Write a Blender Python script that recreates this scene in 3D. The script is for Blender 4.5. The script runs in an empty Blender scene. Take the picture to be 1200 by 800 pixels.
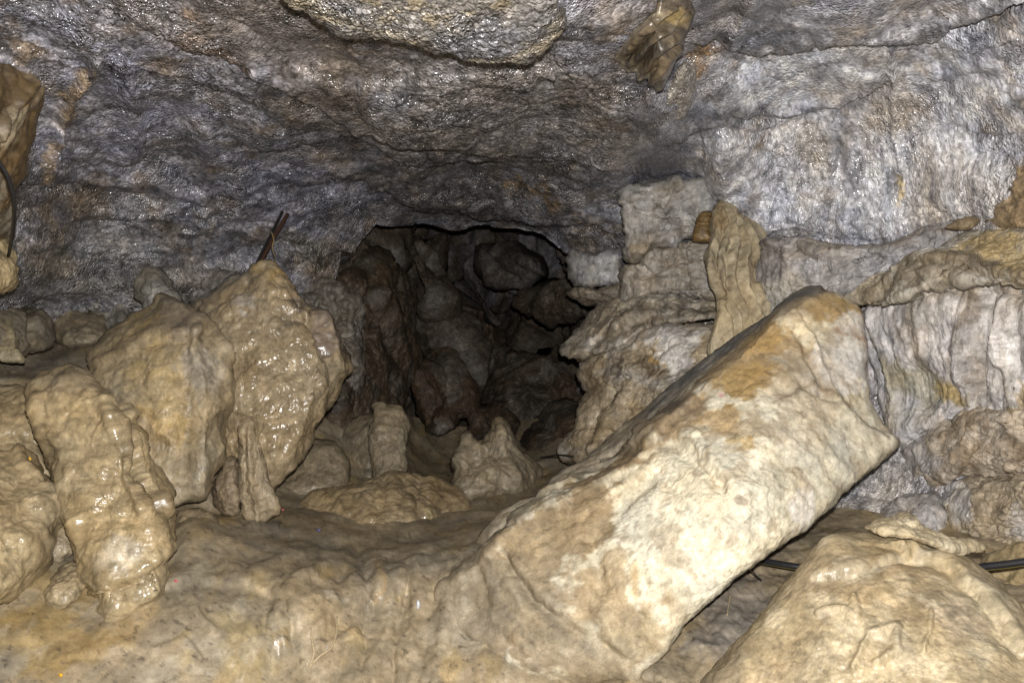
import bpy, math, random
import numpy as np

# ------------------------------------------------------------------ camera, world, light, exposure
scene = bpy.context.scene
COL = scene.collection
F = 924.0                       # focal length in pixels of the 1200 px wide picture
CAM_H = 1.45                    # eye height above the mud in front

cam_data = bpy.data.cameras.new('camera')
cam = bpy.data.objects.new('camera', cam_data)
COL.objects.link(cam)
cam.location = (0, 0, CAM_H)
cam.rotation_euler = (math.radians(90), 0, 0)
cam_data.sensor_width = 36.0
cam_data.lens = 36.0 * F / 1200.0
cam_data.clip_start = 0.05
cam_data.clip_end = 100
scene.camera = cam

world = bpy.data.worlds.new('World')
scene.world = world
world.use_nodes = True
bg = world.node_tree.nodes['Background']
bg.inputs['Color'].default_value = (0.5, 0.55, 0.6, 1)
bg.inputs['Strength'].default_value = 0.004        # underground: no sky reaches here

# the photographer's flash: a small bare head on the camera's hot shoe
fl = bpy.data.lights.new('camera_flash', 'POINT')
fl.energy = 700
fl.color = (1.0, 0.97, 0.93)
fl.shadow_soft_size = 0.02
flash = bpy.data.objects.new('camera_flash', fl)
flash.location = (0.03, -0.02, CAM_H + 0.13)
COL.objects.link(flash)

vs = scene.view_settings
vs.view_transform = 'Standard'
vs.look = 'None'
vs.exposure = 0.0
vs.gamma = 1.0
vs.use_curve_mapping = False
scene.cycles.max_bounces = 5
scene.cycles.diffuse_bounces = 1
scene.cycles.glossy_bounces = 2
scene.cycles.use_denoising = True
scene.cycles.sample_clamp_indirect = 4.0

# ------------------------------------------------------------------ numpy noise
rng = np.random.RandomState(7)
PERM = rng.permutation(256).astype(np.int32)
GR = rng.normal(size=(256, 3)).astype(np.float32)
GR /= np.linalg.norm(GR, axis=1)[:, None]
RV = rng.uniform(0, 1, size=(256, 3)).astype(np.float32)
STAINS = [('m', (6, 6, 9), .10, .30, .74, 21), ('m', (11, 11, 7), .18, .30, .72, 22), ('m', 13, .20, .34, 1.28, 23), ('m', 26, .30, .42, .6, 24)]

def hsh(x, y, z):
    return PERM[(PERM[(PERM[x & 255] + y) & 255] + z) & 255]

def perlin(p):
    p = np.asarray(p, np.float32)
    i = np.floor(p).astype(np.int32)
    f = p - i
    u = f * f * f * (f * (f * 6 - 15) + 10)
    out = np.zeros(len(p), np.float32)
    for dx in (0, 1):
        wx = u[:, 0] if dx else 1 - u[:, 0]
        for dy in (0, 1):
            wy = u[:, 1] if dy else 1 - u[:, 1]
            for dz in (0, 1):
                wz = u[:, 2] if dz else 1 - u[:, 2]
                g = GR[hsh(i[:, 0] + dx, i[:, 1] + dy, i[:, 2] + dz)]
                d = g[:, 0] * (f[:, 0] - dx) + g[:, 1] * (f[:, 1] - dy) + g[:, 2] * (f[:, 2] - dz)
                out += wx * wy * wz * d
    return out * 1.5

def fbm(p, oct=4, gain=0.5, lac=2.03):
    a, s, out = 1.0, 1.0, 0
    for k in range(oct):
        out = out + a * perlin(p * s + 17.3 * k)
        a *= gain; s *= lac
    return out

def ridged(p, oct=4, gain=0.5):
    a, s, out = 1.0, 1.0, 0
    for k in range(oct):
        out = out + a * (0.35 - np.abs(perlin(p * s + 31.7 * k)))
        a *= gain; s *= 2.1
    return out

def worley(p):
    """nearest feature: distance, second distance, cell hash, offset vector"""
    p = np.asarray(p, np.float32)
    i = np.floor(p).astype(np.int32)
    n = len(p)
    d1 = np.full(n, 9.0, np.float32); d2 = np.full(n, 9.0, np.float32)
    hh = np.zeros(n, np.int32); vec = np.zeros((n, 3), np.float32)
    for dx in (-1, 0, 1):
        for dy in (-1, 0, 1):
            for dz in (-1, 0, 1):
                c = i + np.array([dx, dy, dz], np.int32)
                h = hsh(c[:, 0], c[:, 1], c[:, 2])
                v = p - (c + RV[h])
                d = np.sqrt((v * v).sum(1))
                m = d < d1
                d2 = np.where(m, d1, np.minimum(d2, d))
                d1 = np.where(m, d, d1)
                hh = np.where(m, h, hh)
                vec[m] = v[m]
    return d1, d2, hh, vec

def disp_layer(w, L):
    """w world positions; L = (kind, scale, amp, seed)"""
    kind, sc, amp, seed = L[:4]
    q = w * np.asarray(sc, np.float32) + np.float32(seed * 13.37)
    if kind == 'fbm':
        return amp * fbm(q, 4)
    if kind == 'fine':
        return amp * fbm(q, 2, 0.6)
    if kind == 'ridge':
        return amp * ridged(q, 4)
    if kind == 'lump':
        d1, d2, h, v = worley(q + 0.35 * np.stack([perlin(q * 1.3), perlin(q * 1.3 + 40), perlin(q * 1.3 + 80)], 1))
        return amp * (np.clip(1 - d1 * d1 * 1.4, 0, 1)) * (0.4 + 0.6 * RV[h][:, 0])
    if kind == 'facet':
        wq = q + 0.25 * np.stack([perlin(q * 1.7), perlin(q * 1.7 + 40), perlin(q * 1.7 + 80)], 1)
        d1, d2, h, v = worley(wq)
        edge = np.clip((d2 - d1) * 5, 0, 1)
        return amp * ((v * GR[h]).sum(1) * 1.2 + (RV[h][:, 1] - 0.5)) * (0.25 + 0.75 * edge)
    if kind == 'crack':
        wq = q + 0.35 * np.stack([perlin(q * 1.7), perlin(q * 1.7 + 40), perlin(q * 1.7 + 80)], 1)
        d1, d2, h, v = worley(wq)
        return -amp * np.exp(-((d2 - d1) / 0.05) ** 2)
    raise ValueError(kind)

# ------------------------------------------------------------------ pixel helpers and interpolation
def unproject(px, py, d):
    return np.stack([(px - 600.0) / F * d, d, CAM_H + (400.0 - py) / F * d], -1)

def P(px, py, d):
    return ((px - 600.0) / F * d, d, CAM_H + (400.0 - py) / F * d)

class TPS:
    def __init__(s, pts, smooth=1e-4):
        a = np.array(pts, np.float64)
        s.c = a[:, :2] / 1000.0
        n = len(a)
        K = s.k(s.c, s.c) + smooth * np.eye(n)
        Pm = np.hstack([np.ones((n, 1)), s.c])
        A = np.zeros((n + 3, n + 3)); A[:n, :n] = K; A[:n, n:] = Pm; A[n:, :n] = Pm.T
        b = np.zeros(n + 3); b[:n] = a[:, 2]
        s.w = np.linalg.solve(A, b)
    def k(s, a, b):
        r2 = ((a[:, None, :] - b[None, :, :]) ** 2).sum(-1)
        return 0.5 * r2 * np.log(r2 + 1e-12)
    def __call__(s, px, py):
        q = np.stack([px, py], 1) / 1000.0
        out = np.empty(len(q))
        n = len(s.c)
        for i in range(0, len(q), 60000):
            b = q[i:i + 60000]
            out[i:i + 60000] = s.k(b, s.c) @ s.w[:n] + s.w[n] + b @ s.w[n + 1:]
        return out

def poly_dist(px, py, pts):
    """distance to a polyline in px, signed by side (positive = left of travel, seen on screen with y down => above for left-to-right)"""
    best = np.full(len(px), 1e9); sg = np.ones(len(px))
    for (x0, y0), (x1, y1) in zip(pts[:-1], pts[1:]):
        dx, dy = x1 - x0, y1 - y0
        t = np.clip(((px - x0) * dx + (py - y0) * dy) / (dx * dx + dy * dy + 1e-9), 0, 1)
        ex, ey = px - x0 - t * dx, py - y0 - t * dy
        d = np.sqrt(ex * ex + ey * ey)
        m = d < best
        best = np.where(m, d, best)
        sg = np.where(m, np.where(dx * (py - y0) - dy * (px - x0) < 0, 1.0, -1.0), sg)
    return best, sg

def features(px, py, w, feats):
    if not feats:
        return 0.0
    wx = px + 7 * fbm(w * 2.5, 3) + 2.5 * fbm(w * 14 + 5, 2)
    wy = py + 7 * fbm(w * 2.5 + 50, 3) + 2.5 * fbm(w * 14 + 90, 2)
    out = np.zeros(len(px))
    for ft in feats:
        k, pts, wd, amp = ft[:4]
        d, s = poly_dist(wx, wy, pts)
        if k == 'r':
            out += amp * np.exp(-(d / wd) ** 2)
        elif k == 's':          # ledge: left/upper side proud, other side sunk, fading with distance
            sd = d * s
            out += 0.75 * amp * (np.where(sd > 0, np.exp(-d / wd), np.exp(-d / (wd * 0.6))) * np.tanh(sd / 4.0))
        elif k == 'b':          # bump round a point: pts = ((x,y),), wd = (rx,ry)
            (x, y), = pts
            out += amp * np.clip(1 - ((wx - x) / wd[0]) ** 2 - ((wy - y) / wd[1]) ** 2, 0, 1) ** 1.6 * 0.75
    return out

def paint(px, py, w, base, layers, wet0=0.3, warp=1.0, sharp=1.9):
    n = len(px)
    col = np.tile(np.array(base, np.float32), (n, 1))
    wet = np.full(n, wet0, np.float32)
    wx = px + warp * (20 * fbm(w * 2.6 + 3, 5, 0.6) + 5 * fbm(w * 18, 3))
    wy = py + warp * (20 * fbm(w * 2.6 + 60, 5, 0.6) + 5 * fbm(w * 18 + 33, 3))
    rag = 0.62 * fbm(w * 5.5 + 21, 5, 0.62)
    for L in layers:
        if L[0] == 'b':         # blob x y rx ry angle colour strength
            _, x, y, rx, ry, ang, c, st = L[:8]
            a = math.radians(ang)
            u = ((wx - x) * math.cos(a) + (wy - y) * math.sin(a)) / rx
            v = (-(wx - x) * math.sin(a) + (wy - y) * math.cos(a)) / ry
            m = st * np.clip(sharp * (1.0 - np.sqrt(u * u + v * v) + rag), 0, 1)
        elif L[0] == 'l':       # line pts width colour strength
            _, pts, wd, c, st = L[:5]
            d, s = poly_dist(wx, wy, pts)
            m = st * np.exp(-(d / wd) ** 2)
        elif L[0] == 'n':       # noise scale lo hi colour strength seed
            _, sc, lo, hi, c, st, seed = L[:7]
            v = fbm(w * np.asarray(sc, np.float32) + seed * 7.7, 5)
            m = st * np.clip((v - lo) / (hi - lo), 0, 1)
        elif L[0] == 'm':       # stain: noise scale lo hi factor strength seed, multiplies what is there
            _, sc, lo, hi, fac, seed = L[:6]
            v = fbm(w * np.asarray(sc, np.float32) + seed * 5.3, 4, 0.6)
            m = np.clip((v - lo) / (hi - lo), 0, 1).astype(np.float32)
            col = col * (1 + (fac - 1) * m * (L[6] if len(L) > 6 else 1.0)).astype(np.float32)[:, None]
            continue
        m = m.astype(np.float32)
        if isinstance(c, tuple):
            col = col * (1 - m[:, None]) + np.array(c, np.float32) * m[:, None]
        else:                   # number: wetness target
            wet = wet * (1 - m) + c * m
    return col, wet

# ------------------------------------------------------------------ materials
def rock_material(name, bump=0.35, bscale=70, rough_dry=0.75, rough_wet=0.28, spec=0.5, vary=0.5, grain=180, bdist=0.006, stretch=(1, 1, 1), coat=0.0, bdet=2.0, beads=0.0, bead_scale=95):
    m = bpy.data.materials.new(name)
    m.use_nodes = True
    nt = m.node_tree
    N, Lk = nt.nodes, nt.links
    b = N['Principled BSDF']
    tc = N.new('ShaderNodeTexCoord')
    mp = N.new('ShaderNodeMapping'); mp.inputs['Scale'].default_value = stretch
    Lk.new(tc.outputs['Object'], mp.inputs['Vector'])
    at = N.new('ShaderNodeAttribute'); at.attribute_name = 'rock_colour'
    aw = N.new('ShaderNodeAttribute'); aw.attribute_name = 'wet'
    def noise(scale, detail=8, rough=0.6):
        n = N.new('ShaderNodeTexNoise')
        n.inputs['Scale'].default_value = scale
        n.inputs['Detail'].default_value = detail
        n.inputs['Roughness'].default_value = rough
        Lk.new(mp.outputs['Vector'], n.inputs['Vector'])
        return n.outputs['Fac']
    def rmap(v, a, c, lo, hi):
        n = N.new('ShaderNodeMapRange')
        n.inputs['From Min'].default_value = a; n.inputs['From Max'].default_value = c
        n.inputs['To Min'].default_value = lo; n.inputs['To Max'].default_value = hi
        Lk.new(v, n.inputs['Value'])
        return n.outputs['Result']
    def math_(op, a, c):
        n = N.new('ShaderNodeMath'); n.operation = op
        for k, v in enumerate((a, c)):
            if isinstance(v, (int, float)): n.inputs[k].default_value = v
            else: Lk.new(v, n.inputs[k])
        return n.outputs[0]
    n1 = rmap(noise(7), 0.3, 0.7, 1 - 0.5 * vary, 1 + 0.4 * vary)
    n2 = rmap(noise(38, 6, 0.65), 0.3, 0.7, 1 - 0.6 * vary, 1 + 0.55 * vary)
    n3 = rmap(noise(grain, 3, 0.7), 0.3, 0.7, 1 - 0.4 * vary, 1 + 0.4 * vary)
    f = math_('MULTIPLY', math_('MULTIPLY', n1, n2), n3)
    if beads:       # crystal grains differ in tone; the bright ones also paint in glints
        vg = N.new('ShaderNodeTexVoronoi'); vg.inputs['Scale'].default_value = bead_scale * 0.8
        Lk.new(mp.outputs['Vector'], vg.inputs['Vector'])
        sp = N.new('ShaderNodeSeparateColor'); Lk.new(vg.outputs['Color'], sp.inputs[0])
        f = math_('MULTIPLY', f, rmap(sp.outputs[0], 0, 1, 0.6, 1.4))
    mul = N.new('ShaderNodeVectorMath'); mul.operation = 'SCALE'
    Lk.new(at.outputs['Color'], mul.inputs[0]); Lk.new(f, mul.inputs['Scale'])
    # crusts and dirt specks
    up = N.new('ShaderNodeVectorMath'); up.operation = 'MULTIPLY_ADD'
    Lk.new(mul.outputs[0], up.inputs[0]); up.inputs[1].default_value = (1.25, 1.25, 1.25); up.inputs[2].default_value = (0.05, 0.045, 0.04)
    p1 = N.new('ShaderNodeMix'); p1.data_type = 'RGBA'
    Lk.new(rmap(noise(14, 10, 0.72), 0.53, 0.60, 0, min(1, 1.3 * vary)), p1.inputs[0])
    Lk.new(mul.outputs[0], p1.inputs[6]); Lk.new(up.outputs[0], p1.inputs[7])
    dn = N.new('ShaderNodeVectorMath'); dn.operation = 'SCALE'; dn.inputs['Scale'].default_value = 0.5
    Lk.new(p1.outputs[2], dn.inputs[0])
    p2 = N.new('ShaderNodeMix'); p2.data_type = 'RGBA'
    Lk.new(rmap(noise(23, 10, 0.7), 0.56, 0.64, 0, min(1, 1.3 * vary)), p2.inputs[0])
    Lk.new(p1.outputs[2], p2.inputs[6]); Lk.new(dn.outputs[0], p2.inputs[7])
    # warm / cool drift
    mx = N.new('ShaderNodeMix'); mx.data_type = 'RGBA'; mx.blend_type = 'MULTIPLY'
    hue = N.new('ShaderNodeMix'); hue.data_type = 'RGBA'
    hue.inputs[6].default_value = (1.05, 0.99, 0.89, 1); hue.inputs[7].default_value = (0.96, 1.0, 1.07, 1)
    Lk.new(rmap(noise(3.1, 6), 0.35, 0.65, 0, 1), hue.inputs[0])
    mx.inputs[0].default_value = 0.9
    Lk.new(p2.outputs[2], mx.inputs[6]); Lk.new(hue.outputs[2], mx.inputs[7])
    Lk.new(mx.outputs[2], b.inputs['Base Color'])
    wn = math_('ADD', aw.outputs['Fac'], rmap(noise(6, 5, 0.6), 0.35, 0.65, -0.7, 0.3))
    Lk.new(rmap(wn, 0.0, 1.0, rough_dry, rough_wet), b.inputs['Roughness'])
    b.inputs['Specular IOR Level'].default_value = spec
    b.inputs['Coat Weight'].default_value = coat
    b.inputs['Coat Roughness'].default_value = 0.13
    h = noise(bscale, bdet, 0.55)
    if beads:       # grains and clinging drops
        vo = N.new('ShaderNodeTexVoronoi'); vo.feature = 'SMOOTH_F1'
        vo.inputs['Scale'].default_value = bead_scale; vo.inputs['Smoothness'].default_value = 0.25
        Lk.new(tc.outputs['Object'], vo.inputs['Vector'])
        h = math_('SUBTRACT', h, math_('MULTIPLY', vo.outputs['Distance'], math_('MULTIPLY', rmap(noise(5, 4, 0.6), 0.4, 0.6, 0.25, 1.0), beads)))
    bp = N.new('ShaderNodeBump')
    bp.inputs['Strength'].default_value = bump
    bp.inputs['Distance'].default_value = bdist
    Lk.new(rmap(noise(2.6, 3), 0.35, 0.62, 0.3 * bump, 1.15 * bump), bp.inputs['Strength'])
    Lk.new(h, bp.inputs['Height']); Lk.new(bp.outputs['Normal'], b.inputs['Normal']); Lk.new(bp.outputs['Normal'], b.inputs['Coat Normal'])
    return m

def plain_material(name, col, rough=0.5, metal=0.0, nscale=60, namp=0.3, bump=0.0):
    m = bpy.data.materials.new(name)
    m.use_nodes = True
    nt = m.node_tree; N, Lk = nt.nodes, nt.links
    b = N['Principled BSDF']
    tc = N.new('ShaderNodeTexCoord')
    n = N.new('ShaderNodeTexNoise'); n.inputs['Scale'].default_value = nscale; n.inputs['Detail'].default_value = 5
    Lk.new(tc.outputs['Object'], n.inputs['Vector'])
    r = N.new('ShaderNodeMix'); r.data_type = 'RGBA'
    r.inputs[6].default_value = tuple(c * (1 - namp) for c in col) + (1,)
    r.inputs[7].default_value = tuple(min(1, c * (1 + namp)) for c in col) + (1,)
    Lk.new(n.outputs['Fac'], r.inputs[0]); Lk.new(r.outputs[2], b.inputs['Base Color'])
    b.inputs['Roughness'].default_value = rough
    b.inputs['Metallic'].default_value = metal
    if bump:
        bp = N.new('ShaderNodeBump'); bp.inputs['Strength'].default_value = bump; bp.inputs['Distance'].default_value = 0.002
        Lk.new(n.outputs['Fac'], bp.inputs['Height']); Lk.new(bp.outputs['Normal'], b.inputs['Normal'])
    return m

M_CEIL = rock_material('silvery_wet_limestone', bump=1.0, bscale=55, rough_dry=0.5, rough_wet=0.16, spec=0.8, vary=0.7, grain=110, bdist=0.016, coat=0.6, bdet=1.5, beads=0.9)
M_RWALL = rock_material('pale_sparkling_limestone', bump=0.85, bscale=60, rough_dry=0.5, rough_wet=0.15, spec=0.8, vary=0.30, grain=110, bdist=0.015, stretch=(1, 1, 0.55), coat=0.6, bdet=1.5, beads=0.8)
M_WALL = rock_material('grey_limestone', bump=0.9, bscale=55, rough_dry=0.6, rough_wet=0.25, spec=0.55, vary=0.5, grain=130, bdist=0.010, stretch=(1, 1, 0.6), bdet=3)
M_MUD = rock_material('cave_mud', bump=0.45, bscale=34, rough_dry=0.6, rough_wet=0.22, spec=0.5, vary=0.3, grain=140, bdist=0.008, bdet=2)
M_ROCK = rock_material('muddy_boulder', bump=0.5, bscale=36, rough_dry=0.6, rough_wet=0.22, spec=0.5, vary=0.36, grain=150, bdist=0.009, bdet=3)
M_WET = rock_material('wet_flowstone', bump=0.55, bscale=22, rough_dry=0.5, rough_wet=0.19, spec=0.6, vary=0.38, grain=130, bdist=0.012, coat=0.08, bdet=1.5)
M_CREAM = rock_material('cream_calcite', bump=0.4, bscale=40, rough_dry=0.8, rough_wet=0.3, spec=0.35, vary=0.34, grain=150, bdist=0.008, bdet=4)
M_DARK = rock_material('passage_rock', bump=0.8, bscale=22, rough_dry=0.7, rough_wet=0.3, spec=0.4, vary=0.6, grain=60, bdist=0.02, bdet=3)

# ------------------------------------------------------------------ mesh builders
def make_mesh(name, co, quads, tris=None):
    me = bpy.data.meshes.new(name)
    nt_ = 0 if tris is None else len(tris)
    nq = len(quads)
    me.vertices.add(len(co))
    me.vertices.foreach_set('co', np.asarray(co, np.float32).ravel())
    loops = quads.ravel() if nt_ == 0 else np.concatenate([quads.ravel(), np.asarray(tris).ravel()])
    me.loops.add(len(loops))
    me.loops.foreach_set('vertex_index', loops.astype(np.int32))
    me.polygons.add(nq + nt_)
    starts = np.concatenate([np.arange(nq) * 4, nq * 4 + np.arange(nt_) * 3]).astype(np.int32)
    me.polygons.foreach_set('loop_start', starts)
    me.update(calc_edges=True)
    return me

def normals(me):
    a = np.empty(len(me.vertices) * 3, np.float32)
    me.vertex_normals.foreach_get('vector', a)
    return a.reshape(-1, 3)

def set_co(me, co):
    me.vertices.foreach_set('co', np.asarray(co, np.float32).ravel())
    me.update()

def finish(me, mat, col, wet):
    lum = (col * np.array([0.3, 0.55, 0.15], np.float32)).sum(1, keepdims=True)
    col = lum + 1.02 * (col - lum)
    a = me.attributes.new('rock_colour', 'FLOAT_COLOR', 'POINT')
    a.data.foreach_set('color', np.hstack([np.clip(col, 0.0, 0.95), np.ones((len(col), 1))]).astype(np.float32).ravel())
    a = me.attributes.new('wet', 'FLOAT', 'POINT')
    a.data.foreach_set('value', wet.astype(np.float32))
    me.polygons.foreach_set('use_smooth', np.ones(len(me.polygons), bool))
    me.materials.append(mat)
    me.update()

def link(name, me, parent=None, label=None, cat=None, group=None, kind=None, origin=None):
    o = bpy.data.objects.new(name, me)
    COL.objects.link(o)
    if origin is not None:
        co = np.empty(len(me.vertices) * 3, np.float32)
        me.vertices.foreach_get('co', co)
        set_co(me, co.reshape(-1, 3) - np.array(origin, np.float32))
        o.location = origin
    if parent: o.parent = parent
    if label: o['label'] = label
    if cat: o['category'] = cat
    if group: o['group'] = group
    if kind: o['kind'] = kind
    return o

def displace(me, px, py, macro, micro, feats, mask=None):
    n = len(me.vertices)
    co = np.empty(n * 3, np.float32); me.vertices.foreach_get('co', co); co = co.reshape(-1, 3)
    w0 = co.copy()
    for stage in (macro, micro):
        nr = normals(me)
        d = np.zeros(n)
        if stage is macro:
            d = d + features(px, py, w0, feats)
        for L in stage:
            dl = disp_layer(w0, L)
            d = d + (dl * L[4] if len(L) > 4 else dl)
        if mask is not None:
            d = d * mask
        co = co + nr * d[:, None].astype(np.float32)
        set_co(me, co)
    return w0

def facing(me):
    """flip so that normals look at the camera"""
    co = np.empty(len(me.vertices) * 3, np.float32); me.vertices.foreach_get('co', co); co = co.reshape(-1, 3)
    nr = normals(me)
    s = (nr * (np.array([0, 0, CAM_H]) - co)).sum(1)
    if np.median(s) < 0:
        me.flip_normals(); me.update()

def sheet_grid(x0, x1, top, bot, step, ctrl, lip=None, xs_extra=None):
    """grid over columns x0..x1 between two polylines top/bot [(x,y)...]; ctrl = depth points; lip = (rows, back metres, up px)"""
    # fine inside the view and just beside it, coarser further out
    a, b_ = max(x0, -60.0), min(x1, 1260.0)
    xs = np.concatenate([np.linspace(x0, a, int((a - x0) / (3.5 * step)) + 1)[:-1], np.linspace(a, b_, int((b_ - a) / step) + 1), np.linspace(b_, x1, int((x1 - b_) / (3.5 * step)) + 1)[1:]])
    nx = len(xs)
    t = np.interp(xs, [p[0] for p in top], [p[1] for p in top])
    b = np.interp(xs, [p[0] for p in bot], [p[1] for p in bot])
    m0, m1 = np.maximum(t, -40.0), np.minimum(b, 830.0)
    rows_y = []
    if (m0 - t).max() > 1:
        k = int((m0 - t).max() / (3.5 * step)) + 1
        rows_y += [t + (m0 - t) * f for f in np.linspace(0, 1, k, endpoint=False)]
    rows_y += [m0 + (m1 - m0) * f for f in np.linspace(0, 1, int(np.percentile(m1 - m0, 75) / step) + 1)]
    if (b - m1).max() > 1:
        k = int((b - m1).max() / (3.5 * step)) + 1
        rows_y += [m1 + (b - m1) * f for f in np.linspace(0, 1, k + 1)[1:]]
    py = np.array(rows_y); ny = len(py)
    px = np.repeat(xs[None, :], ny, 0)
    d = TPS(ctrl)(px.ravel(), py.ravel()).reshape(px.shape)
    if lip:
        rows, back, up = lip
        s = np.linspace(0, 1, rows + 1)[1:, None]
        d = np.vstack([d, d[-1] + back * s ** 1.3])
        py = np.vstack([py, py[-1] - up * s])
        px = np.vstack([px, np.repeat(px[-1][None], rows, 0)])
        ny += rows
    idx = np.arange(nx * ny).reshape(ny, nx)
    quads = np.stack([idx[:-1, :-1], idx[1:, :-1], idx[1:, 1:], idx[:-1, 1:]], -1).reshape(-1, 4)
    px, py, d = px.ravel(), py.ravel(), d.ravel()
    return px, py, unproject(px, py, d), quads

def crom(pts, n):
    """closed Catmull-Rom through pts, resampled to n equal steps"""
    p = np.array(pts, np.float64)
    m = len(p)
    out = []
    for i in range(m):
        a, b, c, d = p[i - 1], p[i], p[(i + 1) % m], p[(i + 2) % m]
        for t in np.linspace(0, 1, 24, endpoint=False):
            cr = 0.5 * (2 * b + (c - a) * t + (2 * a - 5 * b + 4 * c - d) * t * t + (3 * b - a - 3 * c + d) * t ** 3)
            ln = b + (c - b) * t
            out.append(0.55 * cr + 0.45 * ln)
    out = np.array(out); q = np.vstack([out, out[:1]])
    s = np.concatenate([[0], np.cumsum(np.hypot(*np.diff(q, axis=0).T))])
    u = np.linspace(0, s[-1], n, endpoint=False)
    return np.stack([np.interp(u, s, q[:, 0]), np.interp(u, s, q[:, 1])], 1), s[-1]

def rock(name, outline, ctrl, roll=0.15, thick=0.4, power=3.0, center=None, step=2.2, macro=(), micro=(), feats=(), base=(0.3, 0.24, 0.16),
         layers=(), wet=0.3, mat=None, parent=None, bevel=None, warp=1.0, stain=0.55, sharp=1.9, label=None, cat='rock', group=None, kind=None):
    """a closed rock: its silhouette is the equator, the near face follows ctrl depths and rolls back at the rim, the far half bulges behind"""
    b0, per = crom(outline, 400)
    n = max(40, int(per / step))
    b, per = crom(outline, n)
    if center is None:
        center = b.mean(0)
    c = np.array(center, float)
    rad = np.hypot(*(b - c).T)
    nr = max(12, int(rad.max() / step))
    nb = max(6, nr // 5)
    if len(ctrl) < 3:
        x, y, d = ctrl[0]
        ctrl = [(x, y, d), (x + 100, y, d), (x, y + 100, d)]
    tps0 = TPS(ctrl)
    def tps(x, y):
        d = tps0(x, y)
        for line, slope in (bevel or ()):
            e, sg = poly_dist(x, y, line)
            d = d + slope * np.where(sg > 0, e, 0)
        return d
    rs = np.concatenate([np.linspace(0, 1, nr + 1)[1:] ** 0.85, np.linspace(1, 0, nb + 1)[1:-1]])
    front = np.concatenate([np.ones(nr, bool), np.zeros(nb - 1, bool)])
    PX, PY, D = [], [], []
    for r, f in zip(rs, front):
        x = c[0] + (b[:, 0] - c[0]) * r; y = c[1] + (b[:, 1] - c[1]) * r
        PX.append(x); PY.append(y)
        prof = (1 - r ** power) ** 0.5 if r < 1 else 0.0
        D.append(tps(x, y) + (roll * (1 - prof) if f else roll + thick * (max(0, 1 - r ** 2.2)) ** 0.5))
    dc = tps(np.array([c[0]]), np.array([c[1]]))[0]
    px = np.concatenate([[c[0]]] + PX + [[c[0]]]); py = np.concatenate([[c[1]]] + PY + [[c[1]]])
    d = np.concatenate([[dc]] + D + [[dc + roll + thick]])
    nrings = len(rs)
    idx = 1 + np.arange(nrings * n).reshape(nrings, n)
    nxt = np.roll(idx, -1, 1)
    quads = np.stack([idx[:-1], idx[1:], nxt[1:], nxt[:-1]], -1).reshape(-1, 4)
    last = len(px) - 1
    tris = np.vstack([np.stack([np.zeros(n, int), idx[0], nxt[0]], 1), np.stack([np.full(n, last), nxt[-1], idx[-1]], 1)])
    co = unproject(px, py, d)
    me = make_mesh(name, co, quads, tris)
    # outward normals
    nrm = normals(me)
    if nrm[0, 1] > 0:
        me.flip_normals(); me.update()
    isf = np.concatenate([[1.0], np.repeat(front, n).astype(float), [0.0]])
    fx = np.where(isf > 0, 1.0, 0.6)
    w0 = displace(me, px, py, macro, micro, feats, fx)
    colr, wt = paint(px, py, w0, base, list(layers) + [L[:4] + (1 + (L[4] - 1) * stain,) + L[5:] for L in STAINS], wet, warp, sharp)
    finish(me, mat or M_ROCK, colr, wt)
    cz = np.empty(len(px) * 3, np.float32); me.vertices.foreach_get('co', cz); cz = cz.reshape(-1, 3)
    org = (float(cz[:, 0].mean()), float(cz[:, 1].mean()), float(cz[:, 2].min()))
    return link(name, me, parent, label, cat if (label and not parent) else None, group, kind, org)

# ------------------------------------------------------------------ colours (albedo)
MUD = (0.33, 0.265, 0.175)
MUDL = (0.42, 0.35, 0.25)
MUDG = (0.25, 0.215, 0.16)
TAN = (0.40, 0.31, 0.19)
OCHRE = (0.40, 0.26, 0.09)
OCHD = (0.24, 0.15, 0.06)
CREAM = (0.68, 0.62, 0.475)
WHITE = (0.74, 0.70, 0.64)
LILAC = (0.52, 0.49, 0.50)
GREY = (0.30, 0.28, 0.265)
GREYB = (0.27, 0.27, 0.30)
GREYD = (0.13, 0.12, 0.115)
BLACK = (0.045, 0.042, 0.042)
BROWN = (0.19, 0.135, 0.08)

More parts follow.
